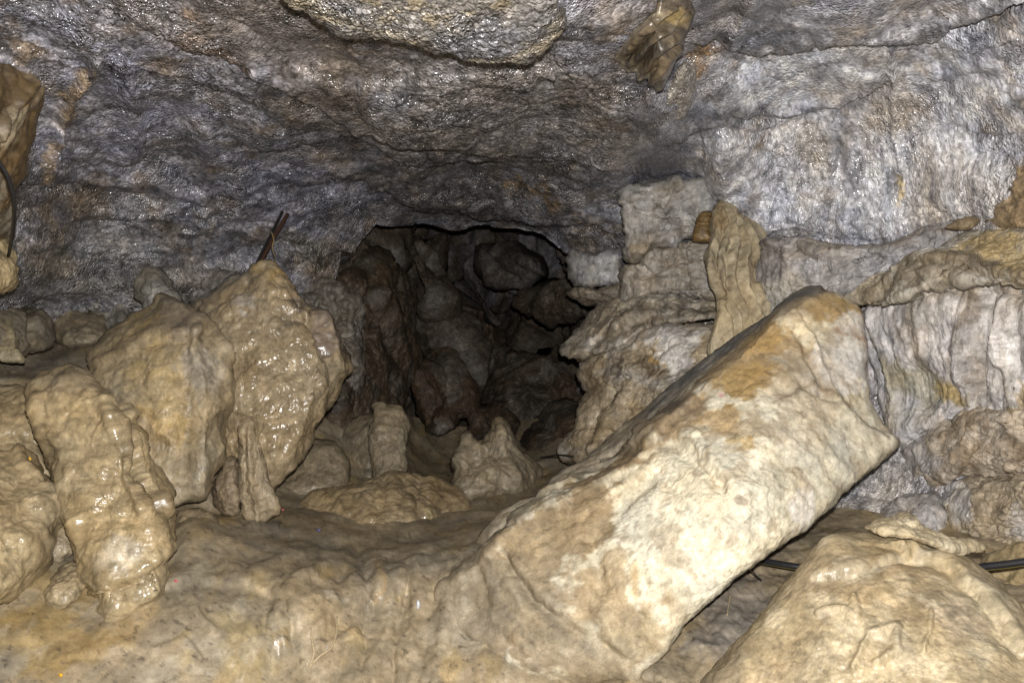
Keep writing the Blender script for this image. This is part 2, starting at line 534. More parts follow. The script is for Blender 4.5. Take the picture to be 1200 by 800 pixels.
# ------------------------------------------------------------------ ceiling and walls
ctrl = [(-300, -300, 1.6), (200, -300, 1.65), (600, -300, 1.7), (1000, -300, 1.8), (1500, -300, 1.8),
        (0, 0, 2.9), (150, 0, 2.9), (300, 0, 2.85), (500, 0, 2.85), (650, 0, 2.85), (800, 0, 3.0), (900, 0, 3.15), (1050, 0, 3.15), (1200, 0, 2.95),
        (500, 100, 3.6), (500, 200, 5.0), (500, 255, 6.3), (400, 180, 4.7), (580, 262, 6.4),
        (300, 100, 3.6), (300, 200, 4.7), (350, 250, 5.3), (400, 290, 5.8), (200, 100, 3.6), (200, 200, 4.5), (100, 100, 3.5), (100, 200, 4.2),
        (0, 100, 3.3), (0, 200, 3.7), (0, 300, 4.1), (100, 300, 4.7), (200, 300, 5.0), (300, 320, 5.6), (0, 420, 4.7), (100, 400, 5.2), (250, 420, 5.7), (380, 390, 6.2),
        (650, 100, 3.6), (650, 200, 4.9), (650, 280, 6.2), (715, 200, 4.75), (705, 280, 5.8), (750, 130, 3.95), (720, 100, 3.65), (775, 150, 4.25), (745, 205, 5.0), (820, 207, 5.05), (818, 152, 4.4), (845, 207, 4.6),
        (800, 130, 4.15), (846, 180, 4.45), (850, 60, 3.7), (900, 120, 4.3), (900, 200, 4.6), (1000, 60, 3.6), (1000, 120, 4.15), (1000, 200, 4.4), (1000, 280, 4.5),
        (1100, 100, 3.8), (1100, 200, 4.05), (1100, 280, 4.15), (1200, 60, 3.2), (1200, 200, 3.6), (1200, 300, 3.6),
        (760, 260, 5.4), (800, 300, 5.5), (900, 300, 4.85), (760, 400, 5.9), (900, 400, 5.3), (1000, 400, 4.6), (1100, 400, 4.2), (1200, 400, 3.7),
        (1000, 550, 4.3), (1100, 550, 3.95), (1200, 550, 3.5), (1100, 650, 3.8), (1200, 650, 3.4), (950, 600, 4.2), (900, 690, 4.0),
        (1500, 0, 2.4), (1500, 300, 2.6), (1500, 700, 2.6), (-300, 0, 2.2), (-300, 300, 2.6), (-300, 480, 2.8)]
top = [(-300, -300), (1500, -300)]
bot = [(-300, 480), (0, 450), (200, 440), (330, 430), (370, 402), (392, 352), (415, 302), (440, 266), (500, 262), (570, 267), (620, 281), (660, 297), (705, 303), (740, 320),
       (760, 420), (790, 560), (830, 700), (900, 750), (1500, 780)]
px, py, co, quads = sheet_grid(-300, 1500, top, bot, 2.15, ctrl, lip=(14, 1.6, 26))
me = make_mesh('cave_envelope', co, quads)
facing(me)
feats = [
    # ceiling: bedding steps running across
    ('s', [(150, 20), (250, 60), (360, 105), (420, 140), (560, 170), (720, 190)], 30, 0.05),
    ('s', [(230, 95), (330, 140), (470, 150), (520, 158)], 14, 0.035),
    ('s', [(380, 210), (470, 230), (560, 235), (700, 262)], 16, 0.07),
    ('s', [(480, 95), (560, 88), (610, 95), (640, 85)], 10, 0.04),
    ('s', [(560, 250), (640, 250), (720, 268)], 10, 0.06),
    ('r', [(440, 222), (520, 235), (600, 232)], 8, 0.04),
    # crease between ceiling and right-hand wall
    ('s', [(880, -20), (835, 60), (795, 95)], 22, 0.04),
    ('s', [(832, 235), (830, 190), (826, 155)], 8, -0.05),
    # right-hand wall ledges
    ('s', [(830, 45), (900, 48), (985, 42), (1080, 45), (1200, -8)], 26, 0.09),
    ('s', [(1010, 50), (1100, 40), (1190, 8)], 9, 0.06),
    ('s', [(815, 72), (860, 62), (960, 40)], 10, 0.05),
    ('s', [(870, 128), (930, 126), (985, 120), (1010, 108)], 16, 0.10),
    ('s', [(800, 155), (840, 140), (880, 150), (930, 138)], 12, 0.06),
    ('r', [(1040, 65), (1045, 110), (1052, 160), (1058, 195)], 5, 0.03),
    ('r', [(925, 150), (930, 200), (935, 260)], 7, 0.03),
    ('r', [(985, 170), (985, 230), (975, 260)], 6, -0.03),
    ('r', [(855, 160), (850, 215), (858, 260)], 9, 0.04),
    ('s', [(860, 66), (880, 72), (900, 70)], 8, 0.04),
    ('s', [(1090, 60), (1140, 58), (1180, 45)], 8, 0.03),
    ('s', [(1100, 95), (1150, 82), (1180, 60)], 8, 0.025),
    ('s', [(1150, 150), (1175, 152), (1200, 146)], 8, 0.04),
    # left-hand wall
    ('r', [(115, 70), (85, 110), (70, 150), (62, 200)], 6, 0.05),
    ('r', [(150, 80), (160, 140), (150, 190)], 16, 0.05),
    ('r', [(240, 160), (245, 215), (240, 260)], 12, 0.04),
    ('s', [(30, 215), (90, 222), (150, 232), (230, 240)], 14, 0.06),
    ('s', [(310, 208), (350, 222), (390, 225)], 12, 0.05),
    ('s', [(120, 320), (180, 322), (260, 318), (330, 300)], 14, -0.12),
    ('s', [(340, 290), (370, 310), (410, 300)], 10, 0.06),
    ('b', [(250, 270)], (14, 14), 0.03),
]
mr = 1 / (1 + np.exp(-(px - np.interp(py, [-300, 0, 145, 215, 340], [960, 880, 770, 722, 740])) / 14))      # 1 on the right-hand wall
mlow = mr * np.clip((py - 90) / 80, 0, 1)
mod = np.clip(0.5 + 1.1 * fbm(co.astype(np.float32) * 1.3 + 9, 3), 0.1, 1.2)
macro = [('fbm', 0.8, 0.09, 1, 1 - 0.4 * mr), ('ridge', (1.2, 0.9, 3.2), 0.04, 2, 1 - 0.6 * mr), ('facet', (1.0, 0.8, 2.2), 0.06, 3, 1 - 0.4 * mr), ('ridge', (4, 4, 0.7), 0.022, 8, mlow)]
micro = [('fbm', 5.0, 0.012, 4, 1 - 0.5 * mr), ('ridge', (9, 6, 22), 0.007, 5, (1 - 0.75 * mr) * mod), ('fine', 26, 0.006, 6, mod), ('fine', 72, 0.0065, 9, 0.4 + 0.6 * mod), ('ridge', (22, 22, 4), 0.006, 7, mlow), ('crack', (2.2, 1.6, 5), 0.015, 7)]
w0 = displace(me, px, py, macro, micro, feats)
SIL = (0.29, 0.285, 0.30)
layers = [
    ('n', (1.4, 0.8, 3.0), 0.0, 0.5, (0.11, 0.10, 0.095), 0.75, 1),
    ('n', (2.2, 1.5, 4.0), 0.1, 0.5, (0.34, 0.29, 0.23), 0.6, 2),
    ('n', 5.0, 0.25, 0.6, (0.20, 0.13, 0.06), 0.5, 3),
    # ceiling: browner to the middle and right, dark seam at the back
    ('b', 560, 130, 260, 110, 5, (0.26, 0.235, 0.20), 0.6),
    ('b', 300, 40, 200, 60, 25, (0.15, 0.125, 0.10), 0.6),
    ('b', 250, 60, 60, 14, 30, (0.34, 0.22, 0.13), 0.5),
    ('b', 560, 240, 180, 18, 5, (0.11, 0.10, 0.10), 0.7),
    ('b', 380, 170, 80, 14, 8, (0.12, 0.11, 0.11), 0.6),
    ('b', 640, 232, 30, 10, 10, (0.33, 0.23, 0.11), 0.7),
    ('b', 705, 250, 40, 10, 15, (0.28, 0.19, 0.08), 0.5),
    ('b', 597, 215, 12, 9, 0, (0.33, 0.23, 0.11), 0.7),
    # left upper wall: cool silver, the wet sheen put into the colour
    ('b', 150, 130, 120, 90, 20, (0.36, 0.36, 0.42), 0.75),
    ('b', 330, 235, 120, 55, 0, (0.27, 0.27, 0.315), 0.75),
    ('b', 110, 330, 150, 80, 0, (0.30, 0.29, 0.275), 0.75),
    ('b', 60, 290, 45, 40, 0, (0.27, 0.23, 0.165), 0.7),
    ('b', 110, 250, 70, 25, 0, (0.21, 0.16, 0.10), 0.6),
    ('b', 360, 300, 50, 22, 15, (0.27, 0.235, 0.17), 0.6),
    ('b', 250, 270, 14, 14, 0, (0.36, 0.33, 0.27), 0.8),
    ('b', 200, 330, 90, 22, 0, (0.14, 0.12, 0.10), 0.6),
    ('b', 20, 60, 45, 30, 30, (0.26, 0.18, 0.09), 0.7),
    ('l', [(112, 72), (90, 100), (72, 135), (66, 160), (60, 205)], 7, (0.44, 0.33, 0.20), 0.9),
    # right-hand wall: pale, with the shade under its ledges painted dark
    ('b', 1020, 170, 270, 150, 0, (0.60, 0.59, 0.60), 0.95),
    ('b', 1120, 240, 160, 80, 0, (0.62, 0.58, 0.53), 0.9),
    ('b', 1150, 90, 120, 60, -20, (0.62, 0.62, 0.65), 0.8),
    ('b', 900, 95, 90, 32, 0, (0.66, 0.66, 0.68), 0.85),
    ('n', (7, 7, 1.2), 0.1, 0.55, (0.40, 0.33, 0.24), 0.5 * mr, 8),
    ('n', (9, 9, 1.5), 0.15, 0.5, (0.72, 0.71, 0.72), 0.6 * mr, 9),
    ('n', (10, 10, 2.2), 0.2, 0.5, (0.16, 0.155, 0.17), 0.6 * mr, 10),
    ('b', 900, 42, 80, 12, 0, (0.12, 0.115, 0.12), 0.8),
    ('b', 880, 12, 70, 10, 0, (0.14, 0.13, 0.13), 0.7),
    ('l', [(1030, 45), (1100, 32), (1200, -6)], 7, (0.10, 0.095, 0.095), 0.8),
    ('b', 775, 185, 50, 26, -20, (0.14, 0.14, 0.165), 0.9),  # shaded underside of the overhang painted dark
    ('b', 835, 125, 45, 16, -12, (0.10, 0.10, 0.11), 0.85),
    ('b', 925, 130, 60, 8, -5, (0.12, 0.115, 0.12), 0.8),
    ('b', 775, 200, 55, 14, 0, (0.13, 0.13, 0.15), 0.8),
    ('l', [(800, 150), (850, 136), (890, 132), (940, 127), (1005, 116)], 7, (0.12, 0.12, 0.13), 0.8),  # dark lines paint the shade under the ledges
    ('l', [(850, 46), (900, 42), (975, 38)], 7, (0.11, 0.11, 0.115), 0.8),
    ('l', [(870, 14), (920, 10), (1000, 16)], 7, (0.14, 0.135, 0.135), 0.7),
    ('l', [(1120, 150), (1200, 150)], 4, (0.2, 0.18, 0.17), 0.6),
    ('b', 1010, 205, 20, 40, 0, (0.30, 0.29, 0.31), 0.6),
    ('b', 985, 140, 16, 24, 0, (0.22, 0.22, 0.25), 0.5),
    ('b', 1100, 125, 26, 20, 0, (0.30, 0.29, 0.31), 0.5),
    ('l', [(840, 55), (828, 70), (815, 90)], 7, (0.33, 0.19, 0.06), 0.8),
    ('l', [(1040, 65), (1046, 115), (1053, 160), (1058, 195)], 4, (0.68, 0.66, 0.62), 0.8),
    ('b', 1060, 130, 60, 30, 0, (0.40, 0.33, 0.24), 0.55),
    ('b', 960, 190, 30, 50, 0, (0.40, 0.35, 0.27), 0.5),
    ('b', 1053, 235, 8, 20, 10, (0.45, 0.31, 0.08), 0.7),
    ('b', 1200, 290, 60, 30, -20, (0.42, 0.32, 0.16), 0.8),
    ('b', 1010, 300, 130, 20, -10, (0.40, 0.39, 0.40), 0.7),
    ('b', 1100, 420, 120, 90, 0, LILAC, 0.9),
    ('b', 950, 640, 100, 60, 0, (0.36, 0.33, 0.30), 0.95), ('b', 1040, 560, 60, 70, 0, (0.42, 0.39, 0.36), 0.95), ('b', 1030, 560, 130, 90, 0, 0.0, 1.0),
    # wetness
    ('b', 500, 120, 520, 170, 0, 1.15, 1.0),
    ('b', 1000, 120, 280, 140, 0, 1.2, 1.0),
    ('b', 1130, 250, 120, 50, 0, 0.35, 0.9),
    ('b', 150, 330, 250, 80, 0, 0.25, 0.8),
]
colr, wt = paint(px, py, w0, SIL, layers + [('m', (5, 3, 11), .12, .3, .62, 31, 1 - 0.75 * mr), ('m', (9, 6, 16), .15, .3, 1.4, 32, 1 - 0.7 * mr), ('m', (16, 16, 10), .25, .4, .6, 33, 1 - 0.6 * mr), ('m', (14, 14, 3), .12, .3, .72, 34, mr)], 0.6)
tone = (1 - mr[:, None]) * np.array([[0.90, 0.895, 0.95]]) + mr[:, None] * np.array([[1.28, 1.30, 1.38]])  # cool tint carries part of the ceiling's silver sheen
colr = np.clip(colr * tone, 0, 0.84)

def sub_mesh(name, me, quads, keep, colr, wt, mat):
    q = quads[keep]
    used = np.unique(q)
    remap = np.full(len(colr), -1, np.int64); remap[used] = np.arange(len(used))
    co = np.empty(len(me.vertices) * 3, np.float32); me.vertices.foreach_get('co', co); co = co.reshape(-1, 3)
    m2 = make_mesh(name, co[used], remap[q])
    facing(m2)
    finish(m2, mat, colr[used], wt[used])
    return m2
qx, qy = px[quads[:, 0]], py[quads[:, 0]]
wall_line_left = np.interp(qx, [-300, 0, 120, 300, 400, 440], [-40, 60, 130, 190, 240, 262])
right_edge = np.interp(qy, [-300, 0, 60, 100, 145, 185, 215, 340], [960, 880, 835, 790, 770, 735, 722, 740])
is_right = qx > right_edge
is_left = (~is_right) & (qx < 440) & (qy > wall_line_left)
is_top = ~(is_right | is_left)
ceiling = link('cave_ceiling', sub_mesh('cave_ceiling', me, quads, is_top, colr, wt, M_CEIL), kind='structure')
wall_left = link('cave_wall_left', sub_mesh('cave_wall_left', me, quads, is_left, colr, wt, M_CEIL), kind='structure')
wall_right = link('cave_wall_right', sub_mesh('cave_wall_right', me, quads, is_right, colr, wt, M_RWALL), kind='structure')
for o, t in ((ceiling, 'low silvery grey rock ceiling of the cave'), (wall_left, 'grey rock wall behind the boulders on the left'), (wall_right, 'pale streaked rock wall on the right')):
    o['label'] = t
bpy.data.meshes.remove(me)

# ------------------------------------------------------------------ dark passage at the back
ctrl = [(300, 250, 6.6), (300, 640, 6.2), (430, 300, 7.0), (420, 400, 6.8), (420, 520, 6.7), (520, 280, 8.8), (520, 400, 9.4), (560, 360, 10.6), (600, 300, 9.2), (650, 350, 9.6),
        (600, 450, 9.8), (560, 500, 9.6), (680, 450, 7.9), (720, 300, 7.4), (780, 400, 6.8), (800, 600, 6.3), (500, 600, 8.0), (650, 600, 7.6), (500, 180, 8.2), (700, 180, 7.8)]
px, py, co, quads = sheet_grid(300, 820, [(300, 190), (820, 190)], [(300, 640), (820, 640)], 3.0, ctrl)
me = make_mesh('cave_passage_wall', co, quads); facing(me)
feats = [('s', [(520, 265), (528, 330), (515, 400)], 14, 0.25), ('r', [(640, 285), (655, 320), (660, 350)], 10, 0.2), ('b', [(560, 370)], (34, 40), -0.5)]
w0 = displace(me, px, py, [('facet', (0.7, 0.6, 0.7), 0.6, 1, np.clip((px - 400) / 90, 0.08, 1)), ('ridge', (1.3, 1.0, 0.7), 0.12, 2)], [('fbm', 4, 0.08, 3), ('ridge', (7, 7, 4), 0.05, 4), ('fine', 30, 0.012, 5)], feats)
colr, wt = paint(px, py, w0, (0.095, 0.073, 0.052), [  # gloom of the passage put into the rock colour
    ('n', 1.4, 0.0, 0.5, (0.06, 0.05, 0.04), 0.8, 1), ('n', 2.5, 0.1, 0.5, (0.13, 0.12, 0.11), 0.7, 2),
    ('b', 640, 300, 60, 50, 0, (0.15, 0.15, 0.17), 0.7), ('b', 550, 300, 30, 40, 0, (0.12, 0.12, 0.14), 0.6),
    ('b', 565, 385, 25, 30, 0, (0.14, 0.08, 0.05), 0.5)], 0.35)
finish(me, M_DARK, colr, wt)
passage = link('cave_passage_wall', me, kind='structure'); passage['label'] = 'rock at the back of the dark passage'

# ------------------------------------------------------------------ mud floor
ctrl = [(-300, 900, 2.2), (0, 900, 2.55), (300, 900, 2.65), (600, 900, 2.65), (900, 900, 2.4), (1500, 900, 1.9),
        (0, 800, 2.72), (200, 800, 2.8), (400, 800, 2.95), (600, 800, 3.02), (800, 800, 2.9), (1000, 800, 2.7), (1200, 800, 2.5),
        (0, 720, 2.95), (100, 735, 2.98), (200, 725, 3.05), (300, 730, 3.12), (400, 730, 3.2), (500, 725, 3.26), (480, 700, 3.36), (600, 760, 3.2), (700, 690, 3.5), (850, 700, 3.4), (1000, 700, 3.05), (1200, 690, 2.95),
        (50, 660, 3.25), (230, 660, 3.42), (350, 655, 3.5), (450, 655, 3.55), (520, 650, 3.65), (250, 620, 3.85), (400, 628, 4.05), (500, 625, 4.1), (250, 600, 4.1), (330, 603, 4.4), (420, 612, 4.5), (560, 600, 4.6), (620, 580, 5.0), (700, 560, 5.2),
        (350, 560, 5.1), (450, 560, 5.6), (520, 560, 6.6), (640, 560, 5.5), (420, 500, 6.0), (520, 520, 7.6), (640, 520, 6.4), (600, 500, 7.4), (760, 520, 5.8),
        (0, 560, 3.8), (100, 560, 4.0), (200, 540, 4.4), (0, 430, 4.5), (60, 440, 4.5), (100, 430, 4.6), (60, 405, 5.0), (150, 420, 4.9), (0, 390, 4.9), (300, 480, 5.2), (-300, 560, 2.8), (-300, 430, 3.2),
        (900, 600, 4.3), (1200, 620, 3.6), (1500, 640, 2.6)]
top = [(-300, 400), (0, 385), (60, 392), (150, 410), (330, 440), (420, 470), (520, 500), (640, 490), (760, 500), (900, 590), (1200, 610), (1500, 610)]
px, py, co, quads = sheet_grid(-300, 1500, top, [(-300, 960), (1500, 960)], 2.4, ctrl)
me = make_mesh('cave_floor', co, quads); facing(me)
feats = [
    ('r', [(365, 745), (385, 720), (392, 700), (388, 680)], 6, 0.014), ('r', [(365, 775), (375, 760), (392, 755)], 5, 0.012),
    ('r', [(438, 690), (443, 665), (446, 645)], 7, 0.022), ('r', [(488, 655), (487, 690), (489, 705)], 11, 0.025),
    ('r', [(465, 800), (468, 740), (478, 660)], 4, -0.018),
    ('s', [(240, 590), (290, 620), (330, 625), (420, 632), (520, 625)], 16, 0.02),
    ('b', [(225, 630)], (38, 38), 0.06), ('b', [(350, 730)], (44, 56), 0.05), ('b', [(290, 760)], (46, 50), 0.035), ('b', [(560, 780)], (70, 40), 0.04),
    ('s', [(200, 690), (260, 690), (320, 700)], 14, 0.025), ('r', [(220, 690), (240, 730), (250, 745)], 4, 0.012), ('s', [(190, 762), (215, 750), (232, 770)], 9, -0.02),
    ('s', [(640, 790), (700, 770), (760, 795)], 10, 0.03), ('s', [(398, 752), (410, 736), (432, 745)], 8, -0.02), ('r', [(330, 705), (345, 740), (350, 790)], 7, -0.02),
    ('r', [(420, 640), (432, 700), (425, 780)], 8, -0.022), ('s', [(100, 770), (160, 762), (230, 790)], 12, 0.02),
    ('r', [(0, 445), (40, 447), (90, 440)], 3, 0.01), ('r', [(235, 580), (270, 600), (300, 618)], 4, 0.02),
]
w0 = displace(me, px, py, [('fbm', 1.4, 0.035, 1), ('ridge', (6, 2, 1.2), 0.045, 2, np.clip((py - 635) / 30, 0, 1) * np.clip((px - 180) / 120, 0, 1))],
              [('fbm', 5, 0.009, 3), ('lump', (6, 5, 4), 0.008, 4), ('ridge', (14, 9, 6), 0.004, 5), ('fine', 34, 0.0018, 6), ('fine', 70, 0.001, 7)], feats)
colr, wt = paint(px, py, w0, MUD, [
    ('n', 1.2, 0.0, 0.5, MUDG, 0.6, 1), ('n', 2.2, 0.05, 0.5, MUDL, 0.6, 2), ('n', (6, 3, 6), 0.2, 0.55, (0.40, 0.29, 0.13), 0.5, 3),
    ('b', 60, 740, 110, 60, 0, (0.36, 0.25, 0.10), 0.7), ('b', 290, 760, 50, 50, 0, (0.40, 0.31, 0.16), 0.7), ('b', 420, 745, 20, 18, 0, (0.46, 0.36, 0.20), 0.7),
    ('b', 420, 650, 120, 25, 5, MUDG, 0.6), ('b', 330, 640, 120, 12, 5, (0.23, 0.20, 0.155), 0.6), ('b', 60, 425, 130, 28, 0, (0.21, 0.185, 0.15), 0.8),
    ('b', 214, 768, 18, 16, 0, (0.44, 0.37, 0.27), 0.7), ('b', 395, 690, 8, 10, 0, (0.5, 0.44, 0.34), 0.7), ('l', [(440, 695), (445, 650)], 5, (0.36, 0.25, 0.12), 0.7), ('b', 870, 720, 80, 60, -45, (0.27, 0.24, 0.205), 0.9), ('b', 640, 770, 100, 30, 20, (0.25, 0.215, 0.175), 0.7),
    ('b', 350, 790, 200, 40, 0, 0.55, 0.6), ('n', 3.0, 0.1, 0.4, 0.8, 0.6, 9), ('n', 34, 0.55, 0.65, (0.10, 0.08, 0.055), 0.7, 12), ('n', (9, 5, 9), 0.3, 0.5, (0.46, 0.39, 0.28), 0.5, 13)] + [L[:4] + (1 + (L[4] - 1) * 0.5,) + L[5:] for L in STAINS[:3]], 0.3)
finish(me, M_MUD, colr, wt)
floor = link('cave_floor', me, kind='structure'); floor['label'] = 'trodden brown mud floor of the cave'

# ------------------------------------------------------------------ rocks of the ceiling and right wall (parts of the setting)
RM = [('fbm', 2.2, 0.035, 11), ('facet', (2.0, 1.6, 3.2), 0.035, 12)]
Rm = [('fbm', 8, 0.016, 13), ('ridge', (16, 12, 18), 0.008, 14), ('fine', 50, 0.004, 15)]
rock('ceiling_slab', [(325, -90), (332, -4), (358, 17), (371, 25), (381, 23), (400, 39), (420, 40), (447, 41), (471, 51), (505, 59), (535, 62), (569, 71), (589, 69), (616, 72), (630, 62), (650, 39), (657, 18), (650, -20), (630, -100), (480, -140)],
     [(350, 0, 2.45), (500, 50, 2.66), (620, 60, 2.72), (640, 0, 2.45), (480, -80, 1.98)], roll=0.10, thick=0.5, power=9, center=(500, -20), macro=[('fbm', 2.2, 0.03, 21)],
     micro=[('fbm', 9, 0.014, 22), ('ridge', 22, 0.010, 23), ('fine', 55, 0.007, 24)], base=(0.25, 0.235, 0.225),
     layers=[('n', 3, 0, .4, (0.16, 0.15, 0.15), 0.7, 1), ('n', 8, .15, .5, (0.40, 0.32, 0.18), 0.5, 2), ('b', 570, 40, 60, 22, 0, (0.15, 0.15, 0.17), 0.7),
             ('l', [(370, 15), (400, 32), (470, 45), (505, 53), (570, 66), (620, 66), (648, 40)], 6, (0.42, 0.37, 0.29), 0.8)], wet=0.8, mat=M_CEIL, parent=ceiling,  # pale line paints the light caught by the lower edge
     label='broad hanging slab with its lit lower edge painted pale')
PM = [('fbm', 3, 0.012, 31)]
rock('ceiling_pendant', [(719, 62), (722, 53), (728, 45), (735, 36), (746, 27), (758, 19), (768, 11), (774, -5), (780, -30), (812, -40), (815, 5), (811, 24), (803, 42), (796, 60), (789, 78), (784, 92), (777, 105), (770, 107), (763, 98), (752, 93), (740, 85), (727, 77)],
     [(730, 60, 3.1), (770, 40, 2.9), (800, 20, 2.95), (775, 100, 3.15), (790, -30, 2.7)], roll=0.24, thick=0.5, power=2.4, center=(768, 45), step=1.1, macro=PM,
     micro=[('ridge', (4, 4, 16), 0.004, 32), ('fbm', 12, 0.003, 33)],
     feats=[('r', [(726 + o * 0.75, 68 + o * 0.62), (742 + o * 0.8, 50 + o * 0.55), (764 + o * 0.8, 32 + o * 0.5), (786 + o * 0.6, 8 + o * 0.4)], 3.0, a) for o, a in ((0, .02), (8, -.025), (16, .02), (24, -.025), (32, .02), (40, -.022), (48, .018))],
     base=(0.15, 0.115, 0.075), layers=[('n', (6, 6, 30), 0, .35, (0.06, 0.05, 0.04), 0.85, 3), ('b', 790, 15, 20, 20, 0, (0.26, 0.19, 0.08), 0.8), ('l', [(720, 65), (735, 42), (765, 16)], 6, (0.40, 0.34, 0.24), 0.8), ('l', [(725, 76), (755, 94), (773, 105), (785, 90)], 4, (0.45, 0.39, 0.28), 0.8)],
     wet=0.8, mat=M_WET, parent=ceiling, warp=0.4, label='brown ribbed pendant of flowstone')
rock('ceiling_pendant', [(770, 128), (768, 142), (774, 145), (800, 140), (812, 110), (815, 80), (803, 70), (792, 84), (782, 105)],
     [(775, 140, 3.95), (800, 110, 3.8), (810, 80, 3.6)], roll=0.14, thick=0.3, power=2.4, step=1.6, macro=PM, micro=Rm, base=(0.42, 0.38, 0.33), wet=0.6, mat=M_CEIL, parent=ceiling)

# blocks and shelves on the right-hand wall
WL = [('n', (2, 2, 6), 0, .45, (0.24, 0.19, 0.13), 0.7, 1), ('n', (3, 3, 9), .1, .5, (0.56, 0.53, 0.49), 0.6, 2), ('n', 10, .2, .55, (0.15, 0.12, 0.09), 0.5, 3)]
BM = [('fbm', 2.5, 0.035, 41), ('facet', (3, 3, 4), 0.03, 46)]
Bm = [('ridge', (7, 7, 20), 0.012, 42), ('fbm', 10, 0.012, 43), ('fine', 45, 0.005, 44), ('crack', (5, 5, 7), 0.012, 45)]
rock('rock_block', [(728, 225), (745, 218), (832, 212), (834, 250), (831, 283), (800, 283), (762, 290), (740, 308), (728, 296), (730, 260)],
     [(735, 230, 4.98), (830, 220, 4.9), (830, 280, 4.9), (735, 300, 5.0)], roll=0.12, thick=0.7, power=7, macro=BM, micro=Bm, feats=[('s', [(732, 240), (760, 236), (790, 234)], 8, 0.04), ('s', [(735, 275), (780, 272), (830, 262)], 8, 0.03)],
     base=(0.40, 0.385, 0.37), layers=WL + [('l', [(732, 242), (760, 238), (792, 235)], 2.5, (0.12, 0.10, 0.08), 0.8), ('l', [(735, 290), (765, 286), (830, 276)], 3, (0.15, 0.12, 0.09), 0.7), ('b', 738, 300, 25, 10, 0, (0.33, 0.26, 0.16), 0.7)], wet=0.2, mat=M_WALL, parent=wall_right)
rock('rock_block', [(666, 296), (672, 290), (700, 295), (726, 292), (728, 318), (728, 332), (700, 338), (672, 336), (664, 315)],
     [(670, 300, 5.7), (725, 300, 5.5), (700, 335, 5.6)], roll=0.12, thick=0.7, power=8, macro=BM, micro=Bm, base=(0.34, 0.33, 0.335), layers=WL, wet=0.3, mat=M_WALL, parent=wall_right)
rock('rock_block', [(660, 345), (668, 338), (700, 338), (735, 328), (748, 332), (740, 350), (722, 362), (700, 362), (680, 355)],
     [(665, 345, 5.7), (740, 335, 5.4), (700, 360, 5.6)], roll=0.15, thick=0.6, power=4, macro=BM, micro=Bm, base=(0.22, 0.19, 0.15), layers=WL[:1], wet=0.3, mat=M_WALL, parent=wall_right)
rock('rock_block', [(748, 290), (770, 283), (840, 280), (845, 345), (820, 352), (780, 350), (750, 352), (728, 352), (726, 312), (747, 310)],
     [(750, 295, 5.15), (840, 290, 4.9), (840, 345, 4.85), (735, 345, 5.2)], roll=0.12, thick=0.7, power=8, macro=BM, micro=Bm, feats=[('r', [(800, 285), (802, 315), (805, 345)], 3, -0.04), ('s', [(750, 330), (790, 322), (830, 325)], 8, 0.03)],
     base=(0.40, 0.355, 0.30), layers=WL[:2], wet=0.3, mat=M_WALL, parent=wall_right)
rock('rock_shelf', [(660, 408), (668, 395), (690, 372), (708, 352), (740, 338), (790, 345), (845, 345), (870, 360), (860, 374), (800, 378), (765, 384), (730, 402), (705, 419), (682, 424), (666, 418)],
     [(665, 410, 5.15), (720, 360, 5.25), (800, 350, 5.0), (860, 380, 4.7), (740, 400, 4.9)], roll=0.28, thick=0.8, power=3.5, center=(765, 375), macro=RM, micro=Bm,
     feats=[('s', [(700, 395), (750, 372), (800, 355), (845, 352)], 10, 0.06), ('s', [(680, 415), (730, 400), (780, 378), (840, 370)], 8, 0.05), ('s', [(690, 378), (740, 358), (800, 348)], 7, 0.03)],
     base=(0.42, 0.365, 0.285), layers=WL + [('l', [(700, 392), (750, 370), (800, 357), (845, 352)], 5, (0.10, 0.08, 0.06), 0.75), ('l', [(685, 412), (735, 398), (780, 380)], 5, (0.12, 0.09, 0.06), 0.7)], wet=0.35, mat=M_WALL, parent=wall_right)
rock('rock_shelf', [(678, 440), (684, 420), (720, 402), (760, 385), (840, 380), (860, 420), (800, 480), (740, 525), (690, 545), (655, 540), (652, 525), (672, 505), (680, 480), (690, 460)],
     [(690, 440, 5.05), (770, 400, 4.72), (840, 400, 4.5), (700, 500, 4.85), (660, 530, 5.0), (760, 490, 4.6)], roll=0.22, thick=0.8, power=7, center=(755, 455), macro=RM, micro=Bm,
     feats=[('s', [(735, 440), (760, 432), (810, 425)], 10, 0.06), ('s', [(690, 455), (740, 420), (800, 400)], 8, 0.04), ('r', [(740, 440), (720, 490), (700, 520)], 10, 0.05), ('r', [(730, 450), (700, 480), (690, 510)], 6, -0.05)],
     base=(0.38, 0.315, 0.225), layers=WL[:2] + [('l', [(690, 450), (740, 428), (800, 436)], 9, (0.13, 0.10, 0.065), 0.7), ('b', 785, 408, 36, 32, 0, (0.66, 0.63, 0.60), 1.0), ('b', 767, 417, 8, 8, 0, (0.36, 0.24, 0.08), 0.9), ('b', 720, 510, 70, 30, -20, (0.30, 0.23, 0.14), 0.8)], wet=0.35, mat=M_WALL, parent=wall_right)
